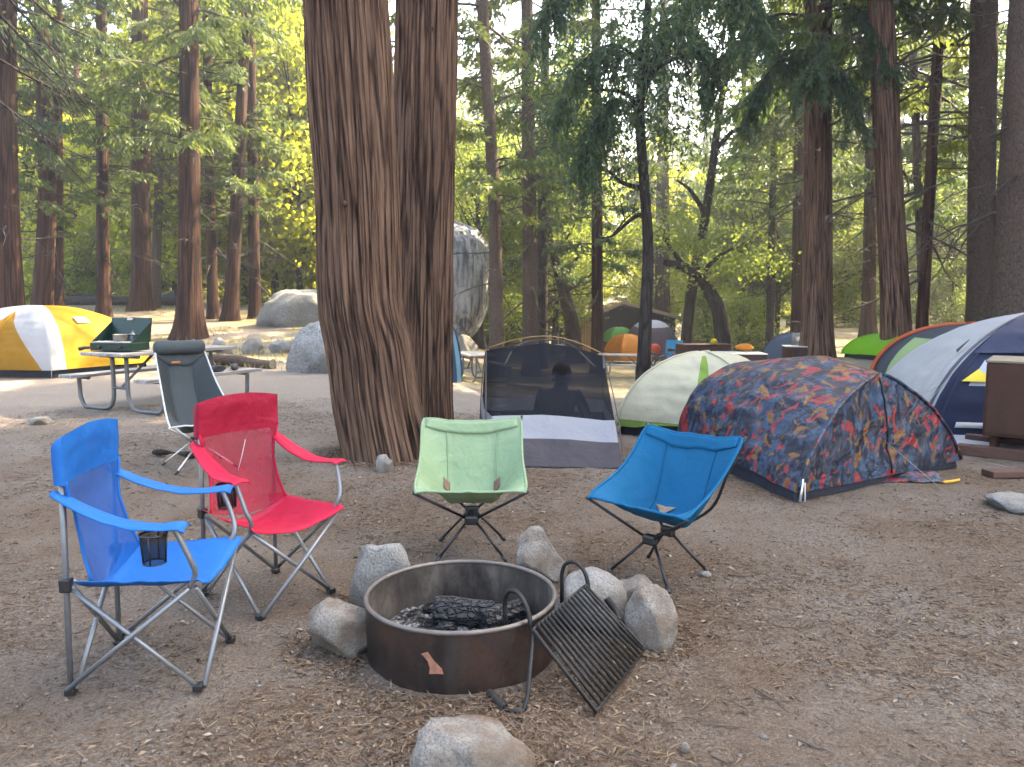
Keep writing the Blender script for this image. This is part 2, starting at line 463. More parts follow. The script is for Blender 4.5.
def broadleaf(seed, h0, h1, rmax, nb, nleaf, size=(.10, .19), mat='leaf_bright', skirt=.0):
    r = np.random.default_rng(seed); lm = MB(); cl = []
    for i in range(nb):
        f = (i + r.random()) / nb; z0 = h0 * .6 + (h1 - h0) * .55 * f
        az = r.random() * 6.283
        zt = h0 + (h1 - h0) * r.uniform(max(0, f - .3), min(1, f + .25))
        fr = (zt - h0) / (h1 - h0)
        L = rmax * r.uniform(.35, 1.05) * math.sqrt(max(.08, 1 - (2 * fr - .85) ** 2 * .75))
        p0 = Vector((0, 0, z0)); p3 = Vector((math.cos(az) * L, math.sin(az) * L, zt))
        pm = p0.lerp(p3, .5) + Vector(r.normal(size=3) * .08 * L) + Vector((0, 0, -.04 * L))
        pts = cr([p0, pm, p3], 4)
        lm.tube(pts, [.015 + .013 * L * (1 - k / 8) for k in range(9)], 4, caps=False)
        cl.append((p3, L)); cl.append((pts[6], L)); 
        for k in range(4):
            q = pts[3 + r.integers(0, 6)]; e = q + Vector(r.normal(size=3)) * (.22 * L + .25)
            lm.tube([q, q.lerp(e, .5) + Vector(r.normal(size=3) * .08), e], [.02, .014, .006], 3, caps=False); cl.append((e, L))
    pos = []; tn = []
    per = max(4, nleaf // len(cl))
    for c, L in cl:
        s = r.uniform(.28, .6) * (.5 + .16 * rmax)
        n = int(per * r.uniform(.4, 1.6))
        p = np.array(c) + r.normal(size=(n, 3)) * np.array([s, s, s * .55]); p[:, 2] = np.maximum(p[:, 2], .15)
        pos.append(p); tn.append(np.clip(r.random() * .5 + .5 * r.random(n), 0, 1))
    pos = np.concatenate(pos); tn = np.concatenate(tn)
    d = norm(r.normal(size=pos.shape) + np.array([0, 0, -.3]))
    sz = r.uniform(*size, len(pos))
    me = quads_mesh('crown', leaf_quads(pos, d, sz, sz * .36, r), tn, M[mat])
    lo = lm.build('limbs', M['bark_dark']); lme = lo.data; bpy.data.objects.remove(lo)
    return me, lme

CROWN = {}
# near, fine-leaved crowns (real metres, 30 m trees)
CROWN['cedar_a'] = conifer(1, 6.0, 30, 4.2, 90, 15, (.14, .30), .034, .34, .8)
CROWN['cedar_b'] = conifer(2, 4.6, 28, 3.6, 80, 15, (.14, .30), .034, .30, .6)
CROWN['fir_a'] = conifer(3, 6.6, 30, 4.4, 100, 17, (.16, .32), .032, .38, 1.1, 'leaf_dark')
CROWN['fir_b'] = conifer(4, 4.0, 26, 3.4, 80, 15, (.14, .28), .034, .25, .6, 'leaf_dark')
CROWN['pine_a'] = conifer(5, 8.5, 32, 3.6, 60, 13, (.16, .30), .03, .12, .1, 'leaf_cedar', 22, (3, 9), .1)
CROWN['thin_a'] = conifer(6, 3.6, 20, 2.2, 70, 12, (.14, .28), .034, .25, .5, 'leaf_cedar', 16, (1.5, 6))
CROWN['bright_a'] = broadleaf(11, 2.5, 15, 4.2, 40, 13000, (.18, .36))
CROWN['bright_b'] = broadleaf(12, 2.0, 19, 4.6, 46, 15000, (.18, .36))
CROWN['bright_c'] = broadleaf(13, .6, 5.5, 2.4, 26, 5000, (.12, .26))
CROWN['oak_a'] = broadleaf(14, 3.4, 12, 4.2, 30, 15000, (.09, .17), 'leaf_oak')
CROWN['oak_b'] = broadleaf(15, .5, 4.2, 2.2, 24, 8000, (.08, .15), 'leaf_oak')
CROWN['far_a'] = conifer(21, 3.0, 24, 3.6, 75, 9, (.30, .60), .085, .3, .5)
CROWN['far_b'] = conifer(22, 1.2, 20, 3.4, 80, 9, (.30, .60), .085, .25, .4)
CROWN['far_c'] = conifer(23, 2.2, 26, 3.8, 80, 9, (.30, .60), .085, .35, .7, 'leaf_dark')
CROWN['shade_a'] = conifer(31, 2.5, 32, 5.2, 120, 6.5, (.6, 1.1), .20, .3, .6, 'leaf_dark', 4)

def trunk_mb(pts, rad, seg=14, sub=6, flare=.5, flh=.7, amp=.05, seed=0, ridge=9):
    """pts along the axis; bark ridges, a flared foot"""
    c = cr(pts, sub); n = len(c)
    zz = [0.0]
    for i in range(1, n): zz.append(zz[-1] + (c[i] - c[i - 1]).length)
    Lt = zz[-1]; m = len(pts) - 1
    b = MB()
    def rr(i):
        f = i / (n - 1) * m; k = min(int(f), m - 1); return rad[k] + (rad[k + 1] - rad[k]) * (f - k)
    vs = []; fs = []; bk = []
    up = Vector((1, 0, 0))
    for i, p in enumerate(c):
        t = (c[min(i + 1, n - 1)] - c[max(i - 1, 0)]).normalized()
        x = (up - t * up.dot(t)).normalized(); y = t.cross(x)
        base = rr(i); fl = flare * math.exp(-zz[i] / flh)
        for k in range(seg):
            a = 2 * math.pi * k / seg
            lob = .5 + .5 * mnoise.noise((math.cos(a) * 1.6 + seed, math.sin(a) * 1.6, .3 * zz[i]))
            rd = base * (1 + fl * (.45 + 1.1 * lob))
            rd *= 1 + amp * (mnoise.noise((math.cos(a) * ridge * .35 + seed, math.sin(a) * ridge * .35, zz[i] * .35)) + .6 * mnoise.noise((math.cos(a) * ridge + seed, math.sin(a) * ridge, zz[i] * .8)))
            vs.append(p + (x * math.cos(a) + y * math.sin(a)) * rd); bk.append((math.cos(a) * base + seed, math.sin(a) * base, zz[i]))
    for i in range(n - 1):
        for k in range(seg): fs.append((i * seg + k, i * seg + (k + 1) % seg, (i + 1) * seg + (k + 1) % seg, (i + 1) * seg + k))
    fs.append(tuple((n - 1) * seg + k for k in range(seg)))
    b.add(vs, fs); b.bk = bk; return b

def put_crown(root, kind, rz=0.0, sc=(1, 1, 1), top=None, h=None):
    me, lm = CROWN[kind]
    for nm, d in (('crown', me), ('limbs', lm)):
        o = bpy.data.objects.new(nm, d); COL.objects.link(o); o.parent = root
        o.rotation_euler = (0, 0, rz); o.scale = sc
        if top: # lean with the trunk
            o.matrix_local = Matrix(((1, 0, top[0] / h, 0), (0, 1, top[1] / h, 0), (0, 0, 1, 0), (0, 0, 0, 1))) @ Matrix.Rotation(rz, 4, 'Z') @ Matrix.Diagonal((*sc, 1))

def tree(name, label, px, Y, wpx, topx, kind, mat, group=None, H=30, sc=1.0, bow=0.0, amp=.07, flare=.45, seg=14, ytop=0, cat='tree', rtop=.35):
    """a tree whose foot stands on the ground at depth Y; the lean is given by where its axis crosses the top of the frame"""
    b = onT(px, Y) - Vector((0, 0, .08)); k = P(topx, ytop, Y)
    hz = max(2.0, k.z - b.z); sl = (k.x - b.x) / hz
    r = wpx / FPX * Y / 2
    root = thing(name, label, cat, b, 0, group)
    H *= sc
    pts = []; rad = []
    for f in (0, .04, .1, .2, .35, .5, .75, 1):
        z = H * f
        pts.append((sl * z + bow * math.sin(min(1, z / (hz)) * math.pi), .04 * z * random.uniform(-.2, .2) * 0, z)); rad.append(r * (1.08 - (1.08 - rtop) * f ** .8) if f < 1 else r * .08)
    t = trunk_mb(pts, rad, seg, 5, flare, .35 + r, amp, random.random() * 50)
    t.build('trunk', M[mat], root)
    if kind:
        me, lm = CROWN[kind]
        put_crown(root, kind, random.random() * 6.28, (sc, sc, sc), (sl * H, 0), H)
    return root
# --- the two big cedars in the middle (one thing each)
def big_cedar(name, label, pts, rad, flare, seed, stub):
    b = pts[0]; root = thing(name, label, 'tree', b)
    L = [Vector(p) - b for p in pts]
    t = trunk_mb(L, rad, 260, 26, flare, .45, .055, seed, 12)
    # deep fibrous furrows
    vs = []
    for v in t.v:
        x, y, z = v; f = z / max(.1, L[-1].z)
        ax = Vector((np.interp(z, [q.z for q in L], [q.x for q in L]), np.interp(z, [q.z for q in L], [q.y for q in L]), z))
        d = Vector(v) - ax; d.z = 0; a = math.atan2(d.y, d.x)
        n1 = mnoise.noise((math.cos(a) * 5 + seed + .12 * z, math.sin(a) * 5 + .1 * math.sin(z), z * .22))
        n2 = mnoise.noise((math.cos(a) * 13 + seed, math.sin(a) * 13, z * .6))
        g = -abs(n1) * .065 - abs(n2) * .045 + .03
        vs.append(tuple(Vector(v) + d.normalized() * g * (.9 if z < 12 else .6)))
    t.v = vs
    t.build('trunk', M['bark_main'], root)
    for (z, a, ln) in stub:
        k = MB(); x = np.interp(z, [q.z for q in L], [q.x for q in L]); r0 = np.interp(z, [q.z for q in L], rad)
        d = Vector((math.cos(a), math.sin(a), .15)); p = Vector((x, np.interp(z, [q.z for q in L], [q.y for q in L]), z)) + d * (r0 * .8)
        k.tube([p, p + d * (r0 * .2 + ln * .6), p + d * (r0 * .2 + ln) + Vector((0, 0, .02))], [.03, .02, .008], 6)
        k.build('branch_stub', M['bark_main'], root)
    return root
def axis(Y, rows, dz=0):
    return [P(px, py, Y) for px, py in rows]
Yf = 6.9
pl = [Tg(P(388, 450, Yf).x, Yf) - Vector((0, 0, .05))] + [P(377, 400, Yf), P(371, 350, Yf), P(362, 300, Yf), P(358, 200, Yf), P(351, 100, Yf), P(345, 0, Yf)]
d = (pl[-1] - pl[-3]).normalized(); pl += [pl[-1] + d * 1.1, pl[-1] + d * 2.6, pl[-1] + d * 5, pl[-1] + d * 12, pl[-1] + d * 22]
c1 = big_cedar('cedar_tree', 'massive leaning cedar trunk with fibrous red brown bark behind the mint chair', pl, [.36, .36, .355, .345, .345, .345, .345, .342, .335, .32, .28, .12], .12, 3.0,
          [(3.55, 1.9, .03), (4.0, 5.6, .05), (2.2, 4.6, .02)])
Yr = 8.9
pr = [Tg(P(421, 440, Yr).x, Yr) - Vector((0, 0, .05))] + [P(421, 350, Yr), P(422, 250, Yr), P(424, 150, Yr), P(426, 50, Yr), P(427, 0, Yr)]
pr += [pr[-1] + Vector((.01, 0, .8)), pr[-1] + Vector((.02, 0, 2.2)), pr[-1] + Vector((.05, 0, 6)), pr[-1] + Vector((.1, 0, 14)), pr[-1] + Vector((.1, .2, 22))]
c2 = big_cedar('cedar_tree', 'upright second cedar trunk standing close behind the leaning massive one', pr, [.35, .345, .34, .34, .335, .33, .328, .32, .3, .26, .12], .06, 21.0, [(3.3, 3.6, .05), (4.3, 5.0, .04)])
put_crown(c1, 'cedar_a', 1.0, (1, 1, 1.05)); put_crown(c2, 'cedar_b', 2.0, (1.1, 1.1, 1.15))
for root in (c1, c2):
    for ch in root.children:
        if ch.name.startswith(('crown', 'limbs')): ch.location.z = 5.5

# --- trees one can tell apart: name, label, foot column, depth, width px, column at the frame top, crown, bark
TR = [
 # left
 ('cedar_tree', 'thick red brown cedar cut by the left edge behind the yellow tent', 10, 24, 27, 4, 'fir_a', 'bark_cedar', dict(bow=-.1)),
 ('cedar_tree', 'reddish cedar second from the left edge with a bare crooked lower branch', 41, 29, 18, 40, 'cedar_b', 'bark_cedar', dict(bow=.25)),
 ('cedar_tree', 'dark narrow cedar close to the right of the crooked branched one', 58, 31, 12, 57, 'thin_a', 'bark_cedar', {}),
 ('cedar_tree', 'slim dark cedar above the right flank of the yellow tent', 105, 33, 12, 101, 'thin_a', 'bark_cedar', dict(sc=1.2)),
 ('cedar_tree', 'tall straight cedar with a sunlit right edge behind the stove lid', 143, 36, 18, 140, 'cedar_a', 'bark_cedar', dict(sc=1.05, rtop=.5)),
 ('cedar_tree', 'thin pale cedar touching the tall straight trunk behind the stove', 156, 38, 9, 166, 'thin_a', 'bark_pine', dict(sc=1.1)),
 ('cedar_tree', 'stout red cedar with flared foot standing behind the picnic table', 190, 26, 22, 189, 'cedar_a', 'bark_cedar', dict(flare=.7, rtop=.4)),
 ('cedar_tree', 'narrow red trunk just right of the stout cedar behind the table', 214, 33, 10, 206, 'thin_a', 'bark_cedar', dict(sc=1.1)),
 ('cedar_tree', 'rightward leaning trunk between two narrow red trunks on the left', 231, 32, 13, 247, 'cedar_b', 'bark_cedar', {}),
 ('cedar_tree', 'narrow red trunk with bare twigs left of the grey boulders', 256, 33, 11, 250, 'thin_a', 'bark_cedar', dict(sc=1.1)),
 ('cedar_tree', 'far orange barked sapling trunk behind the stout red cedar', 181, 46, 7, 184, 'thin_a', 'bark_cedar', {}),
 ('cedar_tree', 'far slender trunk left of the biggest grey boulder', 287, 47, 6, 286, 'thin_a', 'bark_pine', {}),
 ('cedar_tree', 'thin upright trunk in the gap behind the fallen logs', 74, 50, 8, 78, 'thin_a', 'bark_cedar', {}),
 # centre
 ('cedar_tree', 'leftward leaning grey brown trunk beside the streaked tall boulder', 497, 24, 14, 482, 'cedar_b', 'bark_pine', dict(bow=.12, sc=1.05)),
 ('cedar_tree', 'brown cedar directly above the middle of the dark net tent', 531, 27, 15, 527, 'thin_a', 'bark_pine', dict(sc=1.25)),
 ('cedar_tree', 'dark trunk half hidden behind the cedar above the net tent', 541, 33, 12, 546, 'fir_b', 'bark_dark', {}),
 ('cedar_tree', 'straight red trunk passing before the left end of the cabin', 598, 30, 12, 596, 'fir_b', 'bark_cedar', dict(sc=1.1)),
 # right
 ('cedar_tree', 'big red cedar rising behind the patterned tent with drooping boughs', 818, 18.5, 27, 818, 'fir_a', 'bark_main', dict(sc=1.0, rtop=.6)),
 ('cedar_tree', 'big leaning red cedar in front of the lime green tent', 899, 17, 25, 880, 'cedar_a', 'bark_main', dict(rtop=.6, sc=1.1)),
 ('cedar_tree', 'slim trunk tucked against the right side of the leaning cedar', 921, 20, 10, 941, 'thin_a', 'bark_cedar', dict(sc=1.4, rtop=.7)),
 ('cedar_tree', 'thin dark trunk crossing the slim one right of the leaning cedar', 925, 25, 8, 911, 'fir_b', 'bark_dark', dict(rtop=.7)),
 ('cedar_tree', 'grey brown double width pine behind the blue and white tent', 981, 19, 24, 984, 'pine_a', 'bark_pine', dict(rtop=.8, sc=1.05)),
 ('pine_tree', 'plated grey pine trunk cut by the right edge of the view', 1014, 15, 44, 1034, 'pine_a', 'bark_pine', dict(rtop=.6, flare=.3)),
 ('cedar_tree', 'red trunk farther back between the two big cedars on the right', 868, 30, 13, 874, 'fir_b', 'bark_cedar', dict(sc=1.1)),
 ('cedar_tree', 'brown trunk just left of the big cedar behind the patterned tent', 797, 31, 11, 800, 'fir_a', 'bark_cedar', {}),
 ('cedar_tree', 'thin dark trunk left of the grey blue tent', 770, 34, 8, 777, 'fir_b', 'bark_dark', {}),
 ('cedar_tree', 'broad dark trunk behind the arching oak limb', 662, 52, 17, 664, 'fir_a', 'bark_cedar', dict(sc=.95)),
 ('cedar_tree', 'far thin trunk in the middle distance right of the arching oak', 742, 44, 7, 745, 'thin_a', 'bark_pine', {}),
 ('cedar_tree', 'far brown trunk between the arching oak and the thin dark trunk', 757, 46, 9, 752, 'far_a', 'bark_cedar', {}),
 ('cedar_tree', 'far thin trunk seen between the two red cedars on the right', 846, 44, 7, 850, 'thin_a', 'bark_pine', {}),
 ('cedar_tree', 'thin far trunk left of the double width pine', 951, 40, 7, 955, 'far_a', 'bark_pine', {}),
 ('cedar_tree', 'thin trunk rising behind the orange tent and the cabin', 573, 52, 8, 572, 'far_a', 'bark_cedar', {}),
]
for nm, lb, px, Y, wp, tx, kd, mt, kw in TR:
    tree(nm, lb, px, Y, wp, tx, kd, mt, **kw)

# --- dark oaks with crooked limbs
def oak(label, Y, axispx, rpx, branches, crowns, mat='bark_dark'):
    b = onT(axispx[0][0], Y) - Vector((0, 0, .1)); root = thing('oak_tree', label, 'tree', b)
    pts = [Vector((0, 0, 0))] + [P(px, py, Y) - b for px, py in axispx[1:]]
    k = Y / FPX / 2
    trunk_mb(pts, [r * k for r in rpx], 14, 6, .35, .4, .08, random.random() * 40).build('trunk', M[mat], root)
    lm = MB()
    for br in branches:
        q = cr([P(px, py, Y + dy) - b for px, py, dy in br], 6); n = len(q)
        lm.tube(q, [max(.012, (5.2 * (1 - i / n) + 1.0) * k * 1.0) for i in range(n)], 7)
        for j in range(5):
            s = q[random.randrange(n // 2, n)]; e = s + Vector((random.gauss(0, .5), random.gauss(0, .5), random.gauss(.1, .4)))
            lm.tube([s, s.lerp(e, .5) + Vector((0, 0, .06)), e], [.02, .014, .005], 4)
    if branches: lm.build('limb', M[mat], root)
    r = np.random.default_rng(int(axispx[0][0])); pos = []; tn = []
    for px, py, dy, sx, n in crowns:
        c = P(px, py, Y + dy) - b
        for j in range(max(1, n // 90)):
            cc = np.array(c) + r.normal(size=3) * sx * np.array([.8, .8, .5]); m = 90
            pos.append(cc + r.normal(size=(m, 3)) * np.array([.34, .34, .2])); tn.append(np.clip(r.random() * .5 + .5 * r.random(m), 0, 1))
    if pos:
        pos = np.concatenate(pos); tn = np.concatenate(tn); dd = norm(r.normal(size=pos.shape) + np.array([0, 0, -.3 if Y > 20 else -1.3])); sz = r.uniform(.08, .16, len(pos)) * (1 if Y > 20 else 1.15)
        o = bpy.data.objects.new('crown', quads_mesh('crown', leaf_quads(pos, dd, sz, sz * (.38 if Y > 20 else .13), r), tn, M['leaf_oak' if Y > 20 else 'leaf_dark'])); COL.objects.link(o); o.parent = root
oak('slender dark oak with crooked left branches right of the orange tent', 15, [(643, 398), (645, 330), (648, 250), (644, 180), (640, 110), (646, 40), (650, -60)], [15, 13, 11, 10, 9, 8, 5],
    [[(648, 226, 0), (640, 215, 0), (628, 222, .1), (612, 236, .2), (596, 238, .3)], [(644, 188, 0), (632, 186, 0), (618, 180, .2), (606, 170, .3), (590, 172, .4)],
     [(640, 120, 0), (628, 95, .2), (600, 90, .4), (570, 95, .6)], [(643, 80, 0), (664, 40, 0), (672, 36, .3), (660, 0, .5)], [(641, 100, 0), (655, 70, -.3), (690, 55, -.5), (720, 60, -.4)]],
    [(600, 110, .3, .9, 2000), (640, 40, 0, 1.1, 2200), (590, 170, .3, .55, 1300), (690, 60, -.4, .8, 1500), (610, 60, .3, .8, 1400), (575, 95, .5, .6, 900), (660, 120, 0, .4, 500)])
oak('dark oak leaning right with bare lower trunk beside the arching one', 29, [(684, 352), (692, 290), (703, 230), (712, 170), (720, 110), (732, 40), (740, -30)], [13, 11, 9, 8, 7, 6, 4],
    [[(706, 215, 0), (690, 190, .2), (676, 180, .5)], [(715, 150, 0), (735, 130, .2), (752, 128, .4)]],
    [(676, 185, .3, 1.2, 900), (710, 130, .3, 1.6, 1500), (750, 130, .5, 1.2, 900), (725, 60, 0, 1.8, 1600)])
oak('bent dark oak whose trunk arches left above the bear boxes', 26, [(727, 352), (721, 320), (712, 296), (700, 278), (684, 267), (664, 262)], [17, 15, 13, 11, 9, 6],
    [[(700, 278, 0), (712, 262, .2), (730, 250, .3), (744, 246, .4)], [(684, 267, 0), (672, 250, .3), (662, 236, .5)]],
    [(722, 262, .2, .8, 800), (744, 270, .3, .6, 600), (700, 248, .4, .9, 700), (668, 240, .5, .8, 600)])
oak('dark crooked oak standing left of the cabin', 36, [(576, 350), (572, 325), (566, 300), (561, 282), (556, 262), (550, 235), (548, 190)], [17, 15, 13, 11, 9, 6, 4],
    [[(562, 285, 0), (574, 262, .2), (590, 245, .4)], [(556, 262, 0), (540, 240, .2), (524, 232, .5)]],
    [(585, 245, .4, 1.5, 1300), (535, 232, .3, 1.4, 1100), (550, 190, .2, 1.8, 1500), (572, 210, 0, 1.6, 1200)])

# --- background forest, one individual each; shade-giving neighbours outside the frame
def copy_tree(px_or_xy, kind, trunk, name, label, group, sc, mat=None):
    x, y = px_or_xy; b = Tg(x, y) - Vector((0, 0, .1))
    root = thing(name, label, 'tree', b, random.random() * 6.28, group)
    t = bpy.data.objects.new('trunk', trunk); COL.objects.link(t); t.parent = root; t.scale = (sc, sc, sc)
    put_crown(root, kind, random.random() * 6.28, (sc, sc, sc * random.uniform(.9, 1.1)))
def trunk_mesh(h, r, mat, seed):
    o = trunk_mb([(0, 0, 0), (.05, 0, h * .1), (.1, .05, h * .4), (0, .1, h * .7), (.05, 0, h)], [r, r * .85, r * .65, r * .4, .03], 9, 4, .4, .5, .05, seed).build('trunk', M[mat])
    d = o.data; bpy.data.objects.remove(o); return d
TM = {'con': trunk_mesh(23, .33, 'bark_cedar', 1), 'con2': trunk_mesh(25, .27, 'bark_pine', 5), 'oak': trunk_mesh(10, .22, 'bark_dark', 9), 'bush': trunk_mesh(2.6, .06, 'bark_dark', 3), 'big': trunk_mesh(31, .42, 'bark_cedar', 7)}
placed = []
def free(x, y, d):
    for (a, b) in placed:
        if (a - x) ** 2 + (b - y) ** 2 < d * d: return False
    # keep the cabin, far tents and clearing open
    q = 512 + x / y * FPX
    if 565 < q < 700 and y < 53: return False
    return True
def scatter(n, qa, qb, ya, yb, dmin, kinds, name, label, group, sc):
    c = 0
    for _ in range(n * 30):
        if c >= n: break
        y = random.uniform(ya, yb); q = random.uniform(qa, qb); x = (q - 512) / FPX * y
        if not free(x, y, dmin): continue
        placed.append((x, y)); kd, tr = random.choice(kinds)
        copy_tree((x, y), kd, TM[tr], name, label, group, random.uniform(*sc)); c += 1
scatter(7, 175, 345, 41, 50, 3.2, [('bright_a', 'oak'), ('bright_b', 'oak')], 'broadleaf_tree', 'sunlit yellow green broadleaf tree behind the left hand clearing', 'sunlit broadleaf trees behind the clearing', (.8, 1.15))
scatter(20, -60, 345, 46, 72, 3.4, [('bright_a', 'oak'), ('bright_b', 'oak'), ('bright_b', 'oak')], 'broadleaf_tree', 'sunlit yellow green broadleaf tree behind the left hand clearing', 'sunlit broadleaf trees behind the clearing', (.85, 1.25))
scatter(10, -60, 345, 52, 85, 3.6, [('far_a', 'con'), ('far_b', 'con2')], 'cedar_tree', 'green conifer among the sunlit broadleaf trees on the left', 'conifers behind the left clearing', (.8, 1.15))
scatter(16, -60, 345, 44, 60, 2.0, [('bright_c', 'bush')], 'shrub', 'bright green shrub at the far edge of the left clearing', 'shrubs at the edge of the clearing', (.7, 1.2))
scatter(14, 440, 800, 46, 72, 3.5, [('bright_a', 'oak'), ('oak_a', 'oak'), ('bright_b', 'oak')], 'oak_tree', 'yellow green oak in the forest behind the cabin', 'oaks behind the cabin', (.75, 1.05))
scatter(26, 440, 1100, 46, 100, 3.5, [('far_a', 'con'), ('far_b', 'con2'), ('far_c', 'con')], 'cedar_tree', 'dark conifer deep in the forest behind the camp', 'conifers deep in the forest', (.8, 1.1))
scatter(20, 680, 1100, 34, 60, 2.5, [('oak_b', 'bush'), ('bright_c', 'bush'), ('oak_a', 'oak')], 'shrub', 'green shrub growing between the right hand trunks', 'shrubs between the trunks on the right', (.8, 1.3))
scatter(10, 455, 575, 38, 56, 2.2, [('oak_b', 'bush'), ('oak_a', 'oak')], 'shrub', 'green shrub growing behind the dark net tent', 'shrubs behind the net tent', (.9, 1.3))
scatter(30, -150, 1200, 90, 150, 5, [('far_a', 'con'), ('far_b', 'con2'), ('far_c', 'con')], 'cedar_tree', 'faint conifer on the distant slope', 'conifers on the distant slope', (.9, 1.2))
# unseen conifers put in beyond the right edge to shade the camp
for i in range(26):
    for _ in range(200):
        t = random.uniform(18, 52); off = random.uniform(-9, 12)
        x = .94 * t - off * .34; y = 4 + .34 * t + off * .94
        q = 512 + x / max(y, 1) * FPX
        if (q < 1040 + 6.5 / max(y, .1) * FPX and y > 0) or x < 12: continue
        if all((a - x) ** 2 + (b - y) ** 2 > 9 for a, b in placed): break
    placed.append((x, y))
    copy_tree((x, y), 'shade_a', TM['big'], 'cedar_tree', 'unseen tall conifer put in beyond the right edge to shade the camp', 'unseen shade conifers beyond the right edge', random.uniform(.85, 1.1))

# bare dark boughs reaching in from a tree just outside the left edge
def bare_tree():
    Y = 13.0; b = Tg(-9.6, Y); root = thing('cedar_tree', 'leafless dark boughs reaching into the top left corner', 'tree', b)
    trunk_mb([(0, 0, -.1), (.05, 0, 2), (.1, 0, 6), (.1, 0, 12)], [.28, .24, .2, .1], 14, 6, .4, .4, .06, 4).build('trunk', M['bark_dark'], root)
    r = random.Random(5)
    for (x0, y0, x1, y1) in ((-45, -60, 62, 60), (-45, -20, 104, 118), (-45, 40, 88, 112), (-45, 80, 60, 150), (-45, -70, 110, -8), (-45, -40, 90, 40), (-45, 0, 66, 96)):
        dy = r.uniform(-.8, .8); q = [P(x0 + (x1 - x0) * f, y0 + (y1 - y0) * f ** 1.15 + r.uniform(-5, 5), Y + dy * f) - b for f in (0, .25, .5, .75, 1)]
        q[0] = Vector((.08, 0, q[0].z)); k = MB(); c = cr(q, 5); n = len(c); k.tube(c, [.032 * (1 - i / n) + .006 for i in range(n)], 6); lb = k.build('bough', M['bark_dark'], root)
        k = MB()
        for j in range(9):
            i = r.randrange(5, n); d = (c[i] - c[i - 2]).normalized() + Vector((r.gauss(0, .5), r.gauss(0, .5), r.gauss(-.25, .5))); L = r.uniform(.3, .9)
            m1 = c[i] + d * L * .5; e = m1 + (d + Vector((r.gauss(0, .3), r.gauss(0, .3), -.3))) * L * .5
            k.tube([c[i], m1, e], [.009, .007, .003], 4)
        k.build('twigs', M['bark_dark'], lb)
bare_tree()

# long drooping cedar boughs with hanging sprays
def bough(root, path, seed, n=34, ln=(.45, 1.0), mat='leaf_dark'):
    b = root.location; r = np.random.default_rng(seed)
    c = cr([P(px, py, Y) - b for px, py, Y in path], 7); m = len(c)
    k = MB(); k.tube(c, [.030 * (1 - i / m) + .007 for i in range(m)], 6); bo = k.build('bough', M['bark_dark'], root)
    pos = []; dr = []; tn = []
    for i in range(n):
        f = r.uniform(.18, 1.0); q = c[min(m - 1, int(f * m))]; t = (c[min(m - 1, int(f * m) + 1)] - c[max(0, int(f * m) - 1)]).normalized()
        side = Vector((r.normal(), r.normal(), 0)); d = (side * .55 + t * .5 + Vector((0, 0, -.25))).normalized(); L = r.uniform(*ln) * (1.1 - .4 * f); tone = r.random() * .5
        p = q.copy(); st = 9
        for j in range(st):
            d = (d + Vector((0, 0, -.16)) + Vector(r.normal(size=3)) * .05).normalized(); p = p + d * (L / st)
            for w in range(9):
                pos.append(np.array(p) + r.normal(size=3) * .03); dd = np.array(d) + r.normal(size=3) * .6 + np.array([0, 0, -.45]); dr.append(dd); tn.append(min(1, tone + .5 * r.random()))
    pos = np.array(pos); dr = norm(np.array(dr)); ll = r.uniform(.07, .17, len(pos))
    o = bpy.data.objects.new('spray', quads_mesh('spray', leaf_quads(pos, dr, ll, ll * .15, r), np.array(tn), M[mat])); COL.objects.link(o); o.parent = bo
for o_ in list(bpy.data.objects):
    lb = o_.get('label', '')
    if lb.startswith('big red cedar rising'):
        for i, pth in enumerate([[(818, 18, 18.4), (775, 15, 17.2), (735, 40, 16.4), (708, 85, 16)], [(818, -25, 18.4), (770, -30, 17), (700, -5, 16), (655, 45, 15.6)], [(818, 52, 18.4), (790, 52, 17.4), (765, 78, 16.8), (750, 112, 16.6)], [(818, 10, 18.4), (850, 5, 17.6), (872, 28, 17), (884, 66, 16.8)], [(818, -60, 18.4), (760, -70, 16.5), (735, -30, 15.6), (728, 12, 15.3)], [(818, 30, 18.3), (822, 38, 16.8), (815, 60, 15.8), (800, 88, 15.4)], [(818, 70, 18.4), (840, 72, 17.5), (852, 92, 17), (856, 120, 16.9)]]): bough(o_, pth, 300 + i)
    if lb.startswith('slender dark oak'):
        for i, pth in enumerate([[(642, 60, 15), (610, 45, 14.6), (575, 70, 14.2), (556, 112, 14)], [(641, 110, 15), (612, 100, 14.5), (592, 130, 14.2), (584, 176, 14.1)], [(646, 30, 15), (680, 20, 14.6), (705, 50, 14.3), (715, 100, 14.2)], [(648, -20, 15), (600, -35, 14.4), (560, -10, 14), (535, 30, 13.8)], [(648, -30, 15), (690, -40, 14.4), (745, -10, 14), (765, 40, 13.9)]]): bough(o_, pth, 320 + i, 30)
# ------------------------------------------------------------------ rocks
def rock_mb(seed, dims, cuts=9, sub=4, rough=.12):
    rr = random.Random(seed); bm = bmesh.new(); bmesh.ops.create_icosphere(bm, subdivisions=sub, radius=1)
    pl = []
    for _ in range(cuts):
        n = Vector((rr.gauss(0, 1), rr.gauss(0, 1), rr.gauss(.1, .8))).normalized(); pl.append((n, rr.uniform(.55, .9)))
    for v in bm.verts:
        p = v.co.copy()
        for n, d in pl:
            e = p.dot(n) - d
            if e > 0: p -= n * e * .985
        q = v.co * 1.3 + Vector((seed * 3.1, 0, 0))
        p *= 1 + rough * mnoise.fractal(q, .8, 2.0, 3) - .05 * abs(mnoise.noise(q * 3.3)) + .022 * mnoise.noise(q * 8)
        v.co = Vector((p.x * dims[0] / 2, p.y * dims[1] / 2, p.z * dims[2] / 2))
    b = MB(); bm.verts.ensure_lookup_table()
    b.add([v.co for v in bm.verts], [[v.index for v in f.verts] for f in bm.faces]); bm.free(); return b
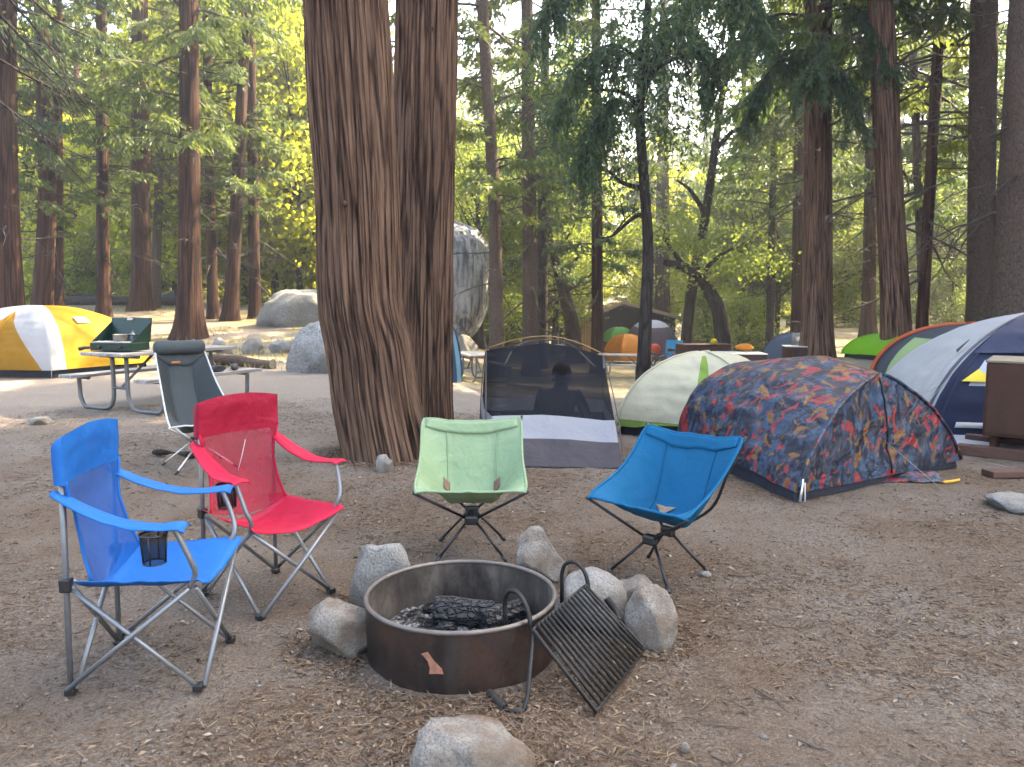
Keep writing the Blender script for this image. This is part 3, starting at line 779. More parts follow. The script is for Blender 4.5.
def rock(label, box, Y, mat='granite', seed=1, depth=None, sink=.32, cat='rock', name='rock', rot=0, cuts=10, lean=0.0, group=None, sub=4):
    """box: photo columns/rows the stone covers; Y: distance of its middle"""
    x0, y0, x1, y1 = box; w_ = (x1 - x0) / FPX * Y; cx = ((x0 + x1) / 2 - 512) / FPX * Y
    z0 = T(cx, Y); zt = P((x0 + x1) / 2, y0, Y).z; h = max(zt - z0, .03)
    H = h * (1 + sink)
    b = rock_mb(seed, (w_ * 1.12, (depth or w_ * .85), H * 1.15), cuts, sub)
    b.v = [(x + lean * z, y, z) for x, y, z in b.v]
    o = b.build(name, M[mat], None, (cx, Y, z0 + h - H * .5), rot=(0, 0, 0))
    return tag(o, label, cat, group)
RG = 'stones round the fire ring'
rock('squarish pale grey granite stone behind the left rim of the fire ring', (349, 543, 414, 602), 3.42, 'granite', 3, .30, group=RG)
rock('brownish flat topped stone against the left side of the fire ring', (303, 600, 372, 660), 2.97, 'granite_brown', 8, .26, group=RG)
rock('tan stone between the fire ring and the mint chair feet', (509, 534, 566, 578), 3.78, 'granite_brown', 12, .24, group=RG)
rock('largest pale grey stone leaning behind the cooking grate', (556, 574, 634, 650), 3.24, 'granite', 17, .34, group=RG, cuts=5)
rock('low grey stone below the azure chair front leg', (612, 577, 660, 618), 3.42, 'granite_brown', 21, .24, group=RG)
rock('rounded pale stone at the right end of the ring of stones', (632, 589, 681, 645), 3.06, 'granite_brown', 27, .22, group=RG, cuts=7)
rock('big light grey slab in the bottom foreground before the fire ring', (412, 722, 528, 800), 2.14, 'granite_brown', 31, .30, group=RG, cuts=9)
rock('small round grey stone at the foot of the massive cedar', (371, 456, 393, 472), 6.2, 'granite', 35, cat='rock')
rock('flat pale stone lying on the bare ground at far left', (22, 417, 47, 428), 8.6, 'granite', 37, .2)
rock('pale stone half out of view at the right edge', (996, 494, 1050, 516), 5.1, 'granite', 40, .4)
rock('tiny orange brown pebble in the bottom right foreground', (690, 749, 701, 760), 2.26, 'granite_brown', 44, sub=2)
rock('small pebble beside the right rear foot of the azure chair', (705, 572, 718, 583), 3.78, 'granite', 45, sub=2)
# boulders on the left
BG = 'boulders across the left clearing'
rock('huge grey flat topped boulder beyond the clearing left of the massive cedar', (266, 289, 344, 326), 30, 'granite_big', 53, 3.0, sink=.7, cat='boulder', name='boulder', group=BG, cuts=6)
rock('speckled angular boulder against the left side of the massive cedar', (290, 321, 366, 372), 15, 'granite_big', 57, 1.2, cat='boulder', name='boulder', group=BG, cuts=9, lean=.25)
rock('dark grey rounded boulder just behind the picnic table top', (172, 339, 202, 352), 19, 'granite_big', 61, cat='boulder', name='boulder', group=BG)
rock('pointed tilted boulder second right of the picnic table', (213, 338, 231, 354), 19.5, 'granite_big', 63, cat='boulder', name='boulder', group=BG, lean=-.4)
rock('white smooth boulder in the middle of the clearing row', (243, 339, 265, 353), 20, 'granite', 66, cat='boulder', name='boulder', group=BG)
rock('low grey boulder at the right end of the clearing row', (270, 338, 294, 352), 20.5, 'granite_big', 69, cat='boulder', name='boulder', group=BG)
rock('white far boulder right of the stout cedar trunk', (196, 303, 212, 322), 38, 'granite', 72, cat='boulder', name='boulder', group=BG)
rock('pale far boulder between the straight cedar and the stout one', (154, 290, 180, 310), 44, 'granite', 75, cat='boulder', name='boulder', group=BG)
rock('mossy low boulder behind the fallen logs', (108, 296, 135, 314), 46, 'granite_big', 77, cat='boulder', name='boulder', group=BG)
rock('pale rubble boulder below the streaked tall boulder', (456, 334, 478, 344), 30, 'granite', 79, cat='boulder', name='boulder', group=BG)
# the tall streaked overhanging boulder
def streaked():
    m = NT('streaked_granite'); c = m.coord('Object'); cs = m.coord('Object', (1.6, 1.6, .16))
    st = m.noise(cs, 4.2, 4, .6, dist=.5); sp = m.noise(c, 7, 4, .7); lg = m.noise(c, 1.0, 4)
    col = m.ramp(st, [(.38, (.05, .055, .06)), (.5, (.19, .20, .21)), (.64, (.33, .335, .34))])
    col = m.mix(m.ramp(sp, [(.5, (0,) * 3), (.66, (.6,) * 3)]), col, (.16, .165, .17))
    col = m.mix(m.ramp(lg, [(.56, (0,) * 3), (.62, (.5,) * 3)]), col, (.36, .36, .35))
    mat = m.surf(m.pbr(col, .85, m.bump(m.math('ADD', st, m.math('MULTIPLY', sp, .3)), .8, .15), spec=.2))
    Y = 33; base = onT(424, Y); b = MB()
    pz = [-.5, .0, .5, 1.3, 3.3, 4.2, 4.75, 5.05, 5.1]; pw = [1.5, 1.75, 2.3, 2.68, 2.76, 2.62, 2.15, 1.2, .02]
    def fn(u, v):
        a = u * 6.28318; z = -.5 + 5.6 * v; ww = float(np.interp(z, pz, pw)); ca, sa = math.cos(a), math.sin(a)
        rr = (abs(ca) ** 3.2 + abs(sa) ** 3.2) ** (-1 / 3.2)
        rr *= 1 + .045 * mnoise.noise((ca * 7, sa * 7, z * .12)) + .05 * mnoise.noise((ca * 1.7, sa * 1.7, z * .5)) + .018 * mnoise.noise((ca * 12, sa * 12, z * 2))
        zz = z + .25 * mnoise.noise((ca * 2, sa * 2, z * .4)) - .5 * max(0, v - .8) * (1 - ca)
        return (ww * rr * ca * .98 + .1, ww * rr * sa * .75, zz)
    b.grid(fn, 160, 70, True, uv=False)
    tag(b.build('boulder', mat, None, base), 'tall overhanging boulder streaked with grey bands right of the big cedars', 'boulder')
streaked()
# fallen logs
def log(label, a, b_, r, mat='bark_dark', name='fallen_log'):
    a, b_ = Vector(a), Vector(b_); d = b_ - a; root = thing(name, label, 'log', a)
    pts = [d * f + Vector((0, 0, .04 * math.sin(f * 5))) for f in (0, .25, .5, .75, 1)]
    trunk_mb(pts, [r, r * .97, r * .92, r * .88, r * .8], 14, 5, 0, 1, .08, r * 40).build('trunk', M[mat], root)
    e = MB(); t = d.normalized(); q = d + t * .006
    up = t.orthogonal().normalized(); s = t.cross(up)
    e.add([q] + [q + (up * math.cos(k * .45) + s * math.sin(k * .45)) * r * .8 for k in range(14)], [(0, k + 1, (k + 1) % 14 + 1) for k in range(14)])
    e.build('cut_end', M['log_end'], root)
M['log_end'] = simple('log_end', (.20, .17, .135), .9, 0, 30, .3, .3)
log('grey log lying in the dry grass behind the charcoal chair', onT(206, 16.6) + Vector((0, 0, .08)), onT(272, 15.6) + Vector((0, 0, .10)), .125, 'bark_pine')
log('long fallen log lying behind the left hand trunks', onT(58, 42) + Vector((0, 0, .22)), onT(182, 40) + Vector((0, 0, .3)), .26)
log('shorter fallen log stacked behind the long one', onT(62, 44) + Vector((0, 0, .55)), onT(110, 43) + Vector((0, 0, .4)), .22)

# ------------------------------------------------------------------ fire ring
def fire_ring():
    c = Vector((-.205, 2.985, 0)); r0 = .378; Hh = .222
    m = NT('rusty_ring_steel'); co = m.coord('Object')
    n1 = m.noise(co, 4, 5, .6); n2 = m.noise(co, 45, 4, .7); sc_ = m.noise(m.coord('Object', (1, 1, .25)), 9, 4)
    col = m.ramp(m.math('ADD', n1, m.math('MULTIPLY', m.math('SUBTRACT', n2, .5), .5)), [(.3, (.008, .006, .005)), (.55, (.024, .0145, .0115)), (.78, (.050, .028, .021))])
    col = m.mix(m.ramp(sc_, [(.55, (0,) * 3), (.75, (.35,) * 3)]), col, (.07, .058, .05))
    rs = m.ramp(m.math('ADD', m.noise(co, 7, 5, .7), m.math('MULTIPLY', n2, .25)), [(.62, (0,) * 3), (.74, (.8,) * 3)])
    col = m.mix(rs, col, (.045, .022, .013))
    outer = m.surf(m.pbr(col, .55, m.bump(n2, .25, .004), .25, .4))
    m = NT('sooty_ring_inside'); co = m.coord('Object')
    n1 = m.noise(m.coord('Object', (1, 1, .5)), 6, 5, .65); n2 = m.noise(co, 40, 4, .7)
    col = m.ramp(n1, [(.34, (.014, .012, .010)), (.52, (.058, .047, .038)), (.72, (.14, .118, .095))])
    inner = m.surf(m.pbr(col, .85, m.bump(n2, .4, .006), .1, .3))
    root = thing('fire_ring', 'round dark steel campfire ring with ash and a hinged cooking grate', 'fire ring', c)
    w_ = MB(); w_.lathe([(r0, -.03), (r0, .03), (r0, .07), (r0, .11), (r0, .15), (r0, .19), (r0, Hh)], 96); w_.v = [(x * (1 + .008 * nz(x * 5, y * 5, z * 4) * (1 if z < .2 else 0)), y * (1 + .008 * nz(x * 5, y * 5, z * 4) * (1 if z < .2 else 0)), z) for x, y, z in w_.v]; w_.build('ring_wall', outer, root)
    w_ = MB(); w_.lathe([(r0 - .006, Hh), (r0 - .006, .12), (r0 - .006, -.03)], 96); w_.build('ring_lining', inner, root)
    rm = MB(); rm.tube([(math.cos(a) * (r0 - .001), math.sin(a) * (r0 - .001), Hh + .004) for a in np.linspace(0, 2 * math.pi, 97)[:-1]], .0095, 8, closed=True)
    rm.build('rim', simple('worn_rim', (.15, .13, .115), .5, .45, 40, .2, .4), root)
    # bare primer patch on the outside, a thin irregular flake
    pm = MB(); pts = [(-.062, .152), (-.035, .162), (-.022, .145), (-.010, .128), (.022, .098), (.028, .078), (.0, .078), (-.030, .074), (-.026, .098), (-.034, .125), (-.048, .140)]
    a0 = math.atan2(-.93, -.14)
    vs = []
    for off in (.002, .0055):
        for x, z in pts: a = a0 + x / r0 * .9 - .02; vs.append(((r0 + off) * math.cos(a), (r0 + off) * math.sin(a), z * .92 + .005))
    n = len(pts); pm.add(vs, [tuple(range(n, 2 * n))] + [(i, (i + 1) % n, n + (i + 1) % n, n + i) for i in range(n)], 0, False)
    pm.build('paint_patch', simple('primer_patch', (.30, .135, .08), .85, 0, 90, .5, .5), root)
    # grate
    ds = M['grate']
    h1 = Vector((.075, 2.665, .215)) - c; h2 = Vector((.300, 3.02, .245)) - c
    f1 = Vector((.282, 2.455, .022)) - c; f2 = Vector((.528, 2.925, .022)) - c
    gr = MB(); gr.tube([h1, h2, f2, f1], .0085, 8, closed=True)
    gr.tube([h1.lerp(f1, .33), h2.lerp(f2, .33)], .006, 6); gr.tube([h1.lerp(f1, .68), h2.lerp(f2, .68)], .006, 6)
    grate = gr.build('cooking_grate', ds, root)
    b = MB(); up = (f1 - h1).cross(h2 - h1).normalized(); up = up if up.z > 0 else -up
    for i in range(15):
        f = (i + 1) / 16; a = h1.lerp(h2, f) + up * .008; e = f1.lerp(f2, f) + up * .008
        b.tube([a, e], .0066, 8)
    b.build('bars', ds, grate)
    # swivel hoops over the rim
    for (ia, ib) in ((P(505, 632, 2.80) - c, P(530, 634, 2.68) - c), (P(562, 596, 3.10) - c, P(588, 592, 3.04) - c)):
        ia = Vector((ia.x, ia.y, .2)); ib = Vector((ib.x, ib.y, .21)); t = .11
        q = cr([ia + Vector((0, 0, -.06)), ia, ia + Vector((0, 0, .07)), ia.lerp(ib, .15) + Vector((0, 0, t)), ia.lerp(ib, .5) + Vector((0, 0, t + .01)), ia.lerp(ib, .85) + Vector((0, 0, .085)), ib + Vector((0, 0, .03)), ib + Vector((0, 0, 0))], 5)
        k = MB(); k.tube(q, .0088, 8); k.build('hoop', ds, root)
    # hanging handle rod with coil grip, near side
    q = cr([h1.copy(), h1 + Vector((.0, -.012, -.03)), P(530, 670, 2.56) - c, P(527, 698, 2.50) - c, P(520, 716, 2.47) - c, P(509, 719, 2.48) - c, P(500, 711, 2.52) - c, P(489, 695, 2.60) - c], 8)
    q = [Vector((v.x, v.y, max(v.z, .012 - 0))) for v in q]
    k = MB(); k.tube(q, .0075, 8); hd = k.build('handle', ds, root)
    k = MB(); seg = q[-13:]
    for i in range(0, len(seg) - 1):
        for s in (0, .5):
            p = seg[i].lerp(seg[i + 1], s); t = (seg[i + 1] - seg[i]).normalized(); u = t.orthogonal().normalized(); v = t.cross(u)
            k.tube([p + (u * math.cos(a) + v * math.sin(a)) * .0115 for a in np.linspace(0, 6.28, 13)[:-1]], .0035, 5, closed=True)
    k.build('coil_grip', ds, hd)
    # far handle
    q = cr([h2 + Vector((.0, .01, .0)), P(596, 600, 3.02) - c, P(610, 613, 2.98) - c, P(618, 622, 2.96) - c, P(616, 612, 3.0) - c, P(606, 598, 3.02) - c], 6)
    k = MB(); k.tube(q, .0075, 8); hd = k.build('handle', ds, root)
    k = MB(); seg = q[-11:]
    for i in range(len(seg) - 1):
        for s in (0, .5):
            p = seg[i].lerp(seg[i + 1], s); t = (seg[i + 1] - seg[i]).normalized(); u = t.orthogonal().normalized(); v = t.cross(u)
            k.tube([p + (u * math.cos(a) + v * math.sin(a)) * .0115 for a in np.linspace(0, 6.28, 13)[:-1]], .0035, 5, closed=True)
    k.build('coil_grip', ds, hd)
    # ash bed
    m = NT('ash'); co = m.coord('Object'); n1 = m.noise(co, 14, 5, .7); n2 = m.noise(co, 70, 3, .7)
    am = m.surf(m.pbr(m.ramp(m.math('ADD', n1, m.math('MULTIPLY', m.math('SUBTRACT', n2, .5), .6)), [(.40, (.008, .008, .008)), (.54, (.045, .043, .041)), (.70, (.30, .295, .29))]), .95, m.bump(n2, .8, .01), spec=.1))
    a = MB()
    a.grid(lambda u, v: ((v * (r0 - .007)) * math.cos(u * 6.28318), (v * (r0 - .007)) * math.sin(u * 6.28318), .045 + .02 * nz(v * 5 * math.cos(u * 6.283), v * 5 * math.sin(u * 6.283), 2) + .012 * nz(v * 16 * math.cos(u * 6.283), v * 16 * math.sin(u * 6.283), 5)), 72, 24, True, uv=False)
    tag(a.build('ash', am, None, c), kind='stuff')
    m = NT('charred_wood'); co = m.coord('Object'); v = m.vor(m.n('ShaderNodeMix', {0: .05, 4: m.coord('Object', (.55, 1.0, 1.0)), 5: m.noise(co, 14, 3, out=1)}, data_type='VECTOR').outputs[1], 46, 'DISTANCE_TO_EDGE'); n = m.noise(co, 60, 4)
    cm = m.surf(m.pbr(m.ramp(v, [(0, (.004, .004, .004)), (.15, (.014, .014, .015)), (.6, (.032, .032, .034))]), .6, m.bump(m.math('ADD', m.ramp(v, [(0, (0,) * 3), (.2, (1,) * 3)]), m.math('MULTIPLY', n, .4)), 1, .012), spec=.5))
    def charlog(label, a_, b_, r, seed):
        a_, b_ = Vector(a_), Vector(b_); pts = [a_.lerp(b_, f) - a_ for f in (0, .03, .3, .6, .97, 1)]
        o = trunk_mb(pts, [r * .72, r, r * 1.05, r * .9, r * .85, r * .5], 40, 10, 0, 1, .26, seed, 6)
        n = len(o.v) // 40; o.f.append(tuple(range(39, -1, -1))); o.m.append(0); o.sm.append(False)
        tag(o.build('burnt_log', cm, None, c + a_), label, 'burnt log')
    charlog('large charred black log lying across the fire ring', (-.12, .13, .100), (.13, .10, .098), .060, 3)
    charlog('smaller charred log behind the grate hoop in the fire ring', (.08, .05, .085), (.26, .18, .095), .05, 8)
    charlog('thin half burnt stick at the left in the ash', (-.22, -.02, .07), (-.06, -.05, .068), .022, 12)
    rq = random.Random(4)
    for i in range(26):
        a_ = rq.random() * 6.283; q_ = .30 * rq.random() ** .6; x, y = q_ * math.cos(a_), q_ * math.sin(a_) + .03; s_ = rq.uniform(.5, 1.5)
        o = rock_mb(100 + i, (.07 * s_, .05 * s_, .045 * s_), 6, 2).build('charcoal_piece', cm, None, c + Vector((x, y, .062)))
        tag(o, 'lump of black charcoal lying in the ash of the fire ring', 'charcoal', 'charcoal lumps in the ash')
M['grate'] = simple('blackened_grate', (.020, .018, .016), .5, .4, 90, .3, .5)
fire_ring()

# ------------------------------------------------------------------ folding armchairs
def quad_chair(name, label, c, yaw, solid, head, net, cup, arm_dz=0.0, stripe=False):
    root = thing(name, label, 'camp chair', c, yaw)
    st = M['steel']
    fx, fy = .195, .222; SF = lambda s: Vector((s * .226, .238, .415)); BP = lambda s, z: Vector((s * (.197 - .004 * z), -.222 + .018 * z, z))
    for s in (-1, 1):
        k = MB(); k.tube([BP(s, .012), BP(s, .5), BP(s, .89)], .0105, 10); k.build('back_post', st, root)
        k = MB(); q = cr([SF(s) + Vector((0, -.02, -.015)), SF(s) + Vector((s * .010, .004, .035)), Vector((s * .254, .236, .50)), Vector((s * .264, .21, .575)), Vector((s * .268, .188, .625))], 5)
        k.tube(q, .0098, 10); k.build('arm_support', st, root)
        k = MB(); k.tube([Vector((s * fx, fy, .012)), BP(s * .98, .40)], .0092, 8)
        k.tube([Vector((s * (fx + .018), -fy, .03)), SF(s) + Vector((s * .004, -.02, -.02))], .0092, 8); k.build('side_brace', st, root)
    k = MB(); k.tube([Vector((-fx, fy, .015)), SF(1) + Vector((0, 0, -.02))], .0095, 8); k.tube([Vector((fx, fy + .02, .015)), SF(-1) + Vector((0, .01, -.02))], .0095, 8); k.build('front_brace', st, root)
    k = MB(); k.tube([Vector((-fx, -fy, .02)), BP(1, .40) + Vector((0, .02, 0))], .0095, 8); k.tube([Vector((fx, -fy + .02, .02)), BP(-1, .40) + Vector((0, .0, 0))], .0095, 8); k.build('rear_brace', st, root)
    for sx in (-1, 1):
        for sy in (-1, 1):
            k = MB(); k.box((sx * fx, sy * fy, .014), (.036, .036, .028), None, 0, .006); k.build('foot', M['plastic'], root)
        k = MB(); k.box(BP(sx, .405), (.034, .04, .05), None, 0, .006); k.build('joint', M['plastic'], root)
    wob = lambda u, v: .006 * nz(u * 3.1 + yaw * 3, v * 4.0, 2) + .003 * nz(u * 9, v * 11, yaw)
    def seat(u, v):    # v 0 front .. 1 rear
        x = (u - .5) * 2; hw = .247 - .034 * v; y = .272 - .452 * v - .03 * (1 - x * x) * (1 - v)
        z = .432 - .004 * v - (.062 + .02 * v) * (1 - x * x) - .03 * v * (1 - v) + wob(u, v)
        if v < .03: z -= .012
        return (x * hw, y, z)
    def back(u, v):    # v 0 seat .. 1 top
        x = (u - .5) * 2; z = .375 + .555 * v
        hw = .205 - .030 * math.sin(min(1, v / .8) * math.pi) + .014 * sstep(.45, .7, v)
        py = -.222 + .018 * z + .020
        ye = -.175 + (py + .175) * sstep(0, .6, v)
        y = ye - .045 * (1 - x * x) * math.sin(math.pi * min(1, v * 1.0 + .08)) + .05 * (1 - v) ** 3
        zz = z + .025 * (1 - x * x) * (v ** 4) + .045 * x * x * (1 - v) ** 2
        return (x * hw, y + wob(u, v) * 1.2, zz)
    k = MB(); k.grid(seat, 28, 26); k.build('seat', solid, root, solid=.003)
    k = MB(); k.grid(lambda u, v: back(u, v * .70 + .0), 28, 24); k.build('back_net', net, root)
    def pocket(u, v):
        vv = .695 + v * .305; k = .216 / abs(back(0, vv)[0])
        i = round(u * 56)
        if i <= 28: q = Vector(back(i / 28, vv)); q.x *= k; return q
        q = Vector(back(1 - (i - 29) / 26, vv)); q.x *= k; return q + Vector((0, -.036 * min(1, (1 - v) * 5) ** .5 - .002, 0))
    k = MB(); k.grid(pocket, 56, 16, True); k.build('back_panel', head, root)
    for s in (0, 1): hm = MB(); hm.tube([back(s, v) for v in np.linspace(0, .72, 16)], .006, 6); hm.build('hem', solid, root)
    for s in (-1, 1):
        def arm(u, v):   # v along, rear to front ; u across
            x = (u - .5) * 2; p = Vector((s * .210, -.232, .735)).lerp(Vector((s * .268, .235, .632)), v)
            wd = .029 + .016 * math.sin(v * math.pi * .95) ** .7 + .010 * v
            sag = .055 * math.sin(v * math.pi) ** 1.0
            return (p.x + x * wd * .9, p.y, p.z - sag * (1 - .15 * x * x) - .012 * x * x + .012 + wob(u, v) + (.012 if v > .97 else 0) * -1)
        k = MB(); k.grid(arm, 10, 22); k.build('armrest', solid, root, solid=.004)
    if cup:
        s = cup; k = MB(); cc = Vector((s * .270, .12, .560))
        k.lathe([(.030, -.055), (.038, -.055), (.042, 0), (.044, .045)], 20, cc); k.build('cup_holder', M['cupnet'], root)
        k = MB(); k.tube([cc + Vector((.044 * math.cos(a), .044 * math.sin(a), .045)) for a in np.linspace(0, 6.28, 21)[:-1]], .004, 6, closed=True)
        k.tube([cc + Vector((.037 * math.cos(a), .037 * math.sin(a), -.055)) for a in np.linspace(0, 6.28, 21)[:-1]], .003, 6, closed=True)
        for a in (0, 1.57, 3.14, 4.71): k.tube([cc + Vector((.037 * math.cos(a), .037 * math.sin(a), -.055)), cc + Vector((.044 * math.cos(a), .044 * math.sin(a), .045))], .003, 6)
        k.build('cup_holder_trim', M['plastic'], root)
    if stripe:
        k = MB(); a = Vector(back(.40, .62)); b_ = Vector(back(.52, .36)); n = Vector((0, .012, 0))
        k.tube([a + n, a.lerp(b_, .5) + n * 1.2, b_ + n], .0022, 5); k.build('white_cord', M['piping'], root)
    return root
M['cupnet'] = netting('cup_net', (.015, .016, .018), .72)
quad_chair('camp_chair', 'bright blue folding armchair with mesh back and black cup holder at the left front', (-1.365, 2.815, 0), R(-90 + 4), M['blue_solid'], M['blue_solid'], M['blue_net'], 1)
quad_chair('camp_chair', 'red folding armchair with mesh back standing behind the bright blue armchair', (-1.165, 3.545, 0), R(-90 - 38), M['red_solid'], M['red_head'], M['red_net'], 1, stripe=True)

# ------------------------------------------------------------------ low camp chairs with hub frames
def low_chair(name, label, c, yaw, mat, pole, wf=.29, wb=.30, zt=.72, zf=.405, yf=.215, yb=-.30, extra=None, trim=None, deep=.135, fx=.185, fyf=.18):
    root = thing(name, label, 'camp chair', c, yaw)
    hf = Vector((0, .075, .205)); hb = Vector((0, -.085, .215))
    F = [Vector((s * wf, yf, zf - .012)) for s in (-1, 1)]; B = [Vector((s * wb, yb - .012, zt)) for s in (-1, 1)]
    for s in (0, 1):
        sg = -1 if s == 0 else 1
        k = MB(); k.tube([hf + Vector((sg * .03, .0, .01)), F[s]], .0078, 8); k.build('seat_pole', pole, root)
        k = MB(); q = cr([hb + Vector((sg * .03, 0, .01)), Vector((sg * wb * .62, yb * .62, zf * .86)), B[s].lerp(hb, .35) + Vector((sg * .05, 0, -.02)), B[s]], 5); k.tube(q, .0078, 8); k.build('back_pole', pole, root)
        for h, y in ((hf, fyf), (hb, -.185)):
            k = MB(); ft = Vector((sg * fx, y, .012)); k.tube([h + Vector((sg * .025, 0, -.01)), ft], .0078, 8); lg = k.build('leg', pole, root)
            k = MB(); d = (ft - h).normalized(); k.tube([ft - d * .03, ft, ft + d * .008], [.011, .012, .009], 8); k.build('foot', M['plastic'], lg)
    for h in (hf, hb):
        k = MB(); k.box(h, (.075, .045, .055), None, 0, .014); k.build('hub', M['plastic'], root)
    k = MB(); k.tube([hf, hb], .010, 8); k.build('cross_bar', pole, root)
    pth = cr([(0, yf - .008, zf - .010), (0, yf - .12, zf - deep * .60), (0, -.06, zf - deep), (0, -.17, zf - deep * .55), (0, yb * .86, zf + (zt - zf) * .42), (0, yb - .015, zt - .03)], 8)
    def sh(u, v):
        x = (u - .5) * 2; i = v * (len(pth) - 1); a = min(int(i), len(pth) - 2); cpt = pth[a].lerp(pth[a + 1], i - a)
        e = Vector((0, yf, zf)).lerp(Vector((0, yb, zt)), v ** .9); e.z -= .055 * math.sin(v * math.pi); e.y -= .02 * math.sin(v * math.pi)
        wgt = (max(0, abs(x) - .42) / .58) ** 1.15; q = cpt.lerp(e, wgt)
        hw = (wf + (wb - wf) * v) - .012 * math.sin(v * math.pi)
        wr = .009 * nz(x * 3.2 + yaw, v * 6, 1) + .005 * nz(x * 7, v * 11, yaw)
        rd = .014 * (abs(x) ** 8) * ((2 * v - 1) ** 8)
        return (x * (hw - rd), q.y, q.z + wr * (1 - wgt) - rd)
    k = MB(); k.grid(sh, 40, 40); k.build('seat_shell', mat, root, solid=.003)
    k = MB(); loop = [sh(u, 0) for u in np.linspace(0, 1, 20)] + [sh(1, v) for v in np.linspace(0.05, 1, 20)] + [sh(u, 1) for u in np.linspace(.95, 0, 19)] + [sh(0, v) for v in np.linspace(.95, .05, 18)]
    k.tube(loop, .0075, 8, closed=True); k.build('edge_binding', trim or mat, root)
    # top sleeve fold
    for u_ in (.235, .765):
        k = MB(); k.tube([Vector(sh(u_ + .03 * math.sin(v_ * 3.14) * (1 if u_ < .5 else -1), v_)) + Vector((0, .003, .004)) for v_ in np.linspace(.04, .96, 24)], .0036, 6); k.build('seam', mat, root)
    k = MB(); k.grid(lambda u, v: Vector(sh(.04 + u * .92, 1 - v * .09)) + Vector((0, .010, .0)), 24, 4); k.build('top_sleeve', mat, root, solid=.004)
    for x, v0, col, w_, h_ in (extra or []):
        k = MB(); k.grid(lambda u, v: Vector(sh(x + (u - .5) * w_ * (1 if col != 'patch' else v), v0 + v * h_)) + Vector((0, .004, .008)), 4, 4); k.build('tab', M['brownpatch'] if col != 'patch' else M['patch'], root, solid=.002)
    return root
low_chair('low_camp_chair', 'mint green low camp chair with black crossed legs facing the fire ring', (-.225, 4.17, 0), R(180 + 2), M['green_solid'], M['blackpole'], wf=.303, wb=.295, extra=[(.25, .52, 'b', .06, .09), (.75, .52, 'b', .06, .09)])
low_chair('low_camp_chair', 'azure blue low camp chair standing right of the fire ring', (.745, 3.80, 0), R(135), M['teal_solid'], M['blackpole'], extra=[(.60, .48, 'patch', .22, .09)], wf=.30, wb=.30, yb=-.30)

def high_chair():
    root = low_chair('high_back_camp_chair', 'charcoal high back camp chair with rolled headrest behind the red armchair', (-2.66, 6.40, 0), R(180 + 37), M['grey_solid'], M['silverpole'], wf=.28, wb=.205, zt=1.0, zf=.40, yf=.26, yb=-.46, trim=M['piping'], deep=.11, fx=.24, fyf=.25)
    k = MB(); k.tube([(-.215, -.445, .985), (-.205, -.445, .985), (-.185, -.445, .985), (.185, -.445, .985), (.205, -.445, .985), (.215, -.445, .985)], [.02, .05, .062, .062, .05, .02], 16)
    k.build('headrest', M['grey_solid'], root)
    k = MB(); k.box((.06, -.34, .865), (.07, .008, .014)); k.build('orange_mark', simple('orange_mark', (.5, .14, .03), .7), root)
high_chair()
# ------------------------------------------------------------------ tents
def tent_fn(base, ridge, lin=None, sag=.10, hem=.0, wr=.012, seed=0, lift=.0, flat=1.0):
    base = [Vector((p[0], p[1], 0)) for p in base]; n = len(base); ridge = [Vector(p) for p in ridge]
    lin = lin or [0.0] * n; sags = sag if isinstance(sag, (list, tuple)) else [sag] * n
    d0 = ridge[-1] - ridge[0] if len(ridge) > 1 else Vector((0, 0, 0)); d0.z = 0
    def target(p):
        if len(ridge) == 1: return ridge[0]
        t = (p - ridge[0]).dot(d0) / d0.dot(d0); t = min(1, max(0, t)) * (len(ridge) - 1)
        k = min(int(t), len(ridge) - 2); return ridge[k].lerp(ridge[k + 1], t - k)
    def fn(u, s):
        q = (u % 1.0) * n; k = int(q) % n; f = q - int(q)
        b = base[k].lerp(base[(k + 1) % n], f); cn = abs(2 * f - 1) ** 2.5
        nb = (k + 1) % n if f > .5 else (k - 1) % n
        lw = lin[k] + (lin[nb] - lin[k]) * abs(f - .5) ; sg = sags[k] + (sags[nb] - sags[k]) * abs(f - .5)
        t = target(b)
        rd = math.cos(s * math.pi / 2) ** .95; zd = math.sin(s * math.pi / 2) ** flat
        r = rd + (1 - s - rd) * lw; z = zd + (s - zd) * lw
        sgf = sg * (1 - cn) * math.sin(math.pi * min(1, s * 1.05))
        r *= 1 - sgf; z *= 1 - sgf * .45
        h = Vector((t.x, t.y, 0)); p = h.lerp(b, r)
        out = (b - h); out = out.normalized() if out.length > 1e-6 else out
        pz = max(t.z * z, (hem[k] if isinstance(hem, list) else hem) * (1 - cn) * (1 - s) ** 3) + lift * (1 - s)
        x_, y_ = p.x + seed, p.y
        wv = wr * (mnoise.noise((x_ * 4, y_ * 4, pz * 5)) + .6 * mnoise.noise((x_ * 2.2, y_ * 2.2, pz * 14 + seed)) + .4 * mnoise.noise((x_ * 15, y_ * 15, pz * 6)))
        wv *= min(1, s * 6) * (1 - .65 * cn)
        p = p + out * wv; return Vector((p.x, p.y, pz + wv * .5))
    fn.n = n; fn.ridge = ridge
    return fn
def shell(name, fn, mat, root, s0=0.0, s1=1.0, per=36, ns=40, out=0.0, solid=0.0, u0=None, u1=None):
    k = MB()
    c = sum(fn.ridge, Vector((0, 0, 0))) / len(fn.ridge)
    def g(u, v):
        uu = u if u0 is None else u0 + (u1 - u0) * u
        p = fn(uu, s0 + (s1 - s0) * v)
        if out:
            d = p - Vector((c.x, c.y, c.z * .35)); p = p + d.normalized() * out
        return p
    if u0 is None: k.grid(g, per * fn.n, ns, True)
    else: k.grid(g, max(6, int(per * fn.n * (u1 - u0))), ns)
    return k.build(name, mat, root, solid=solid)
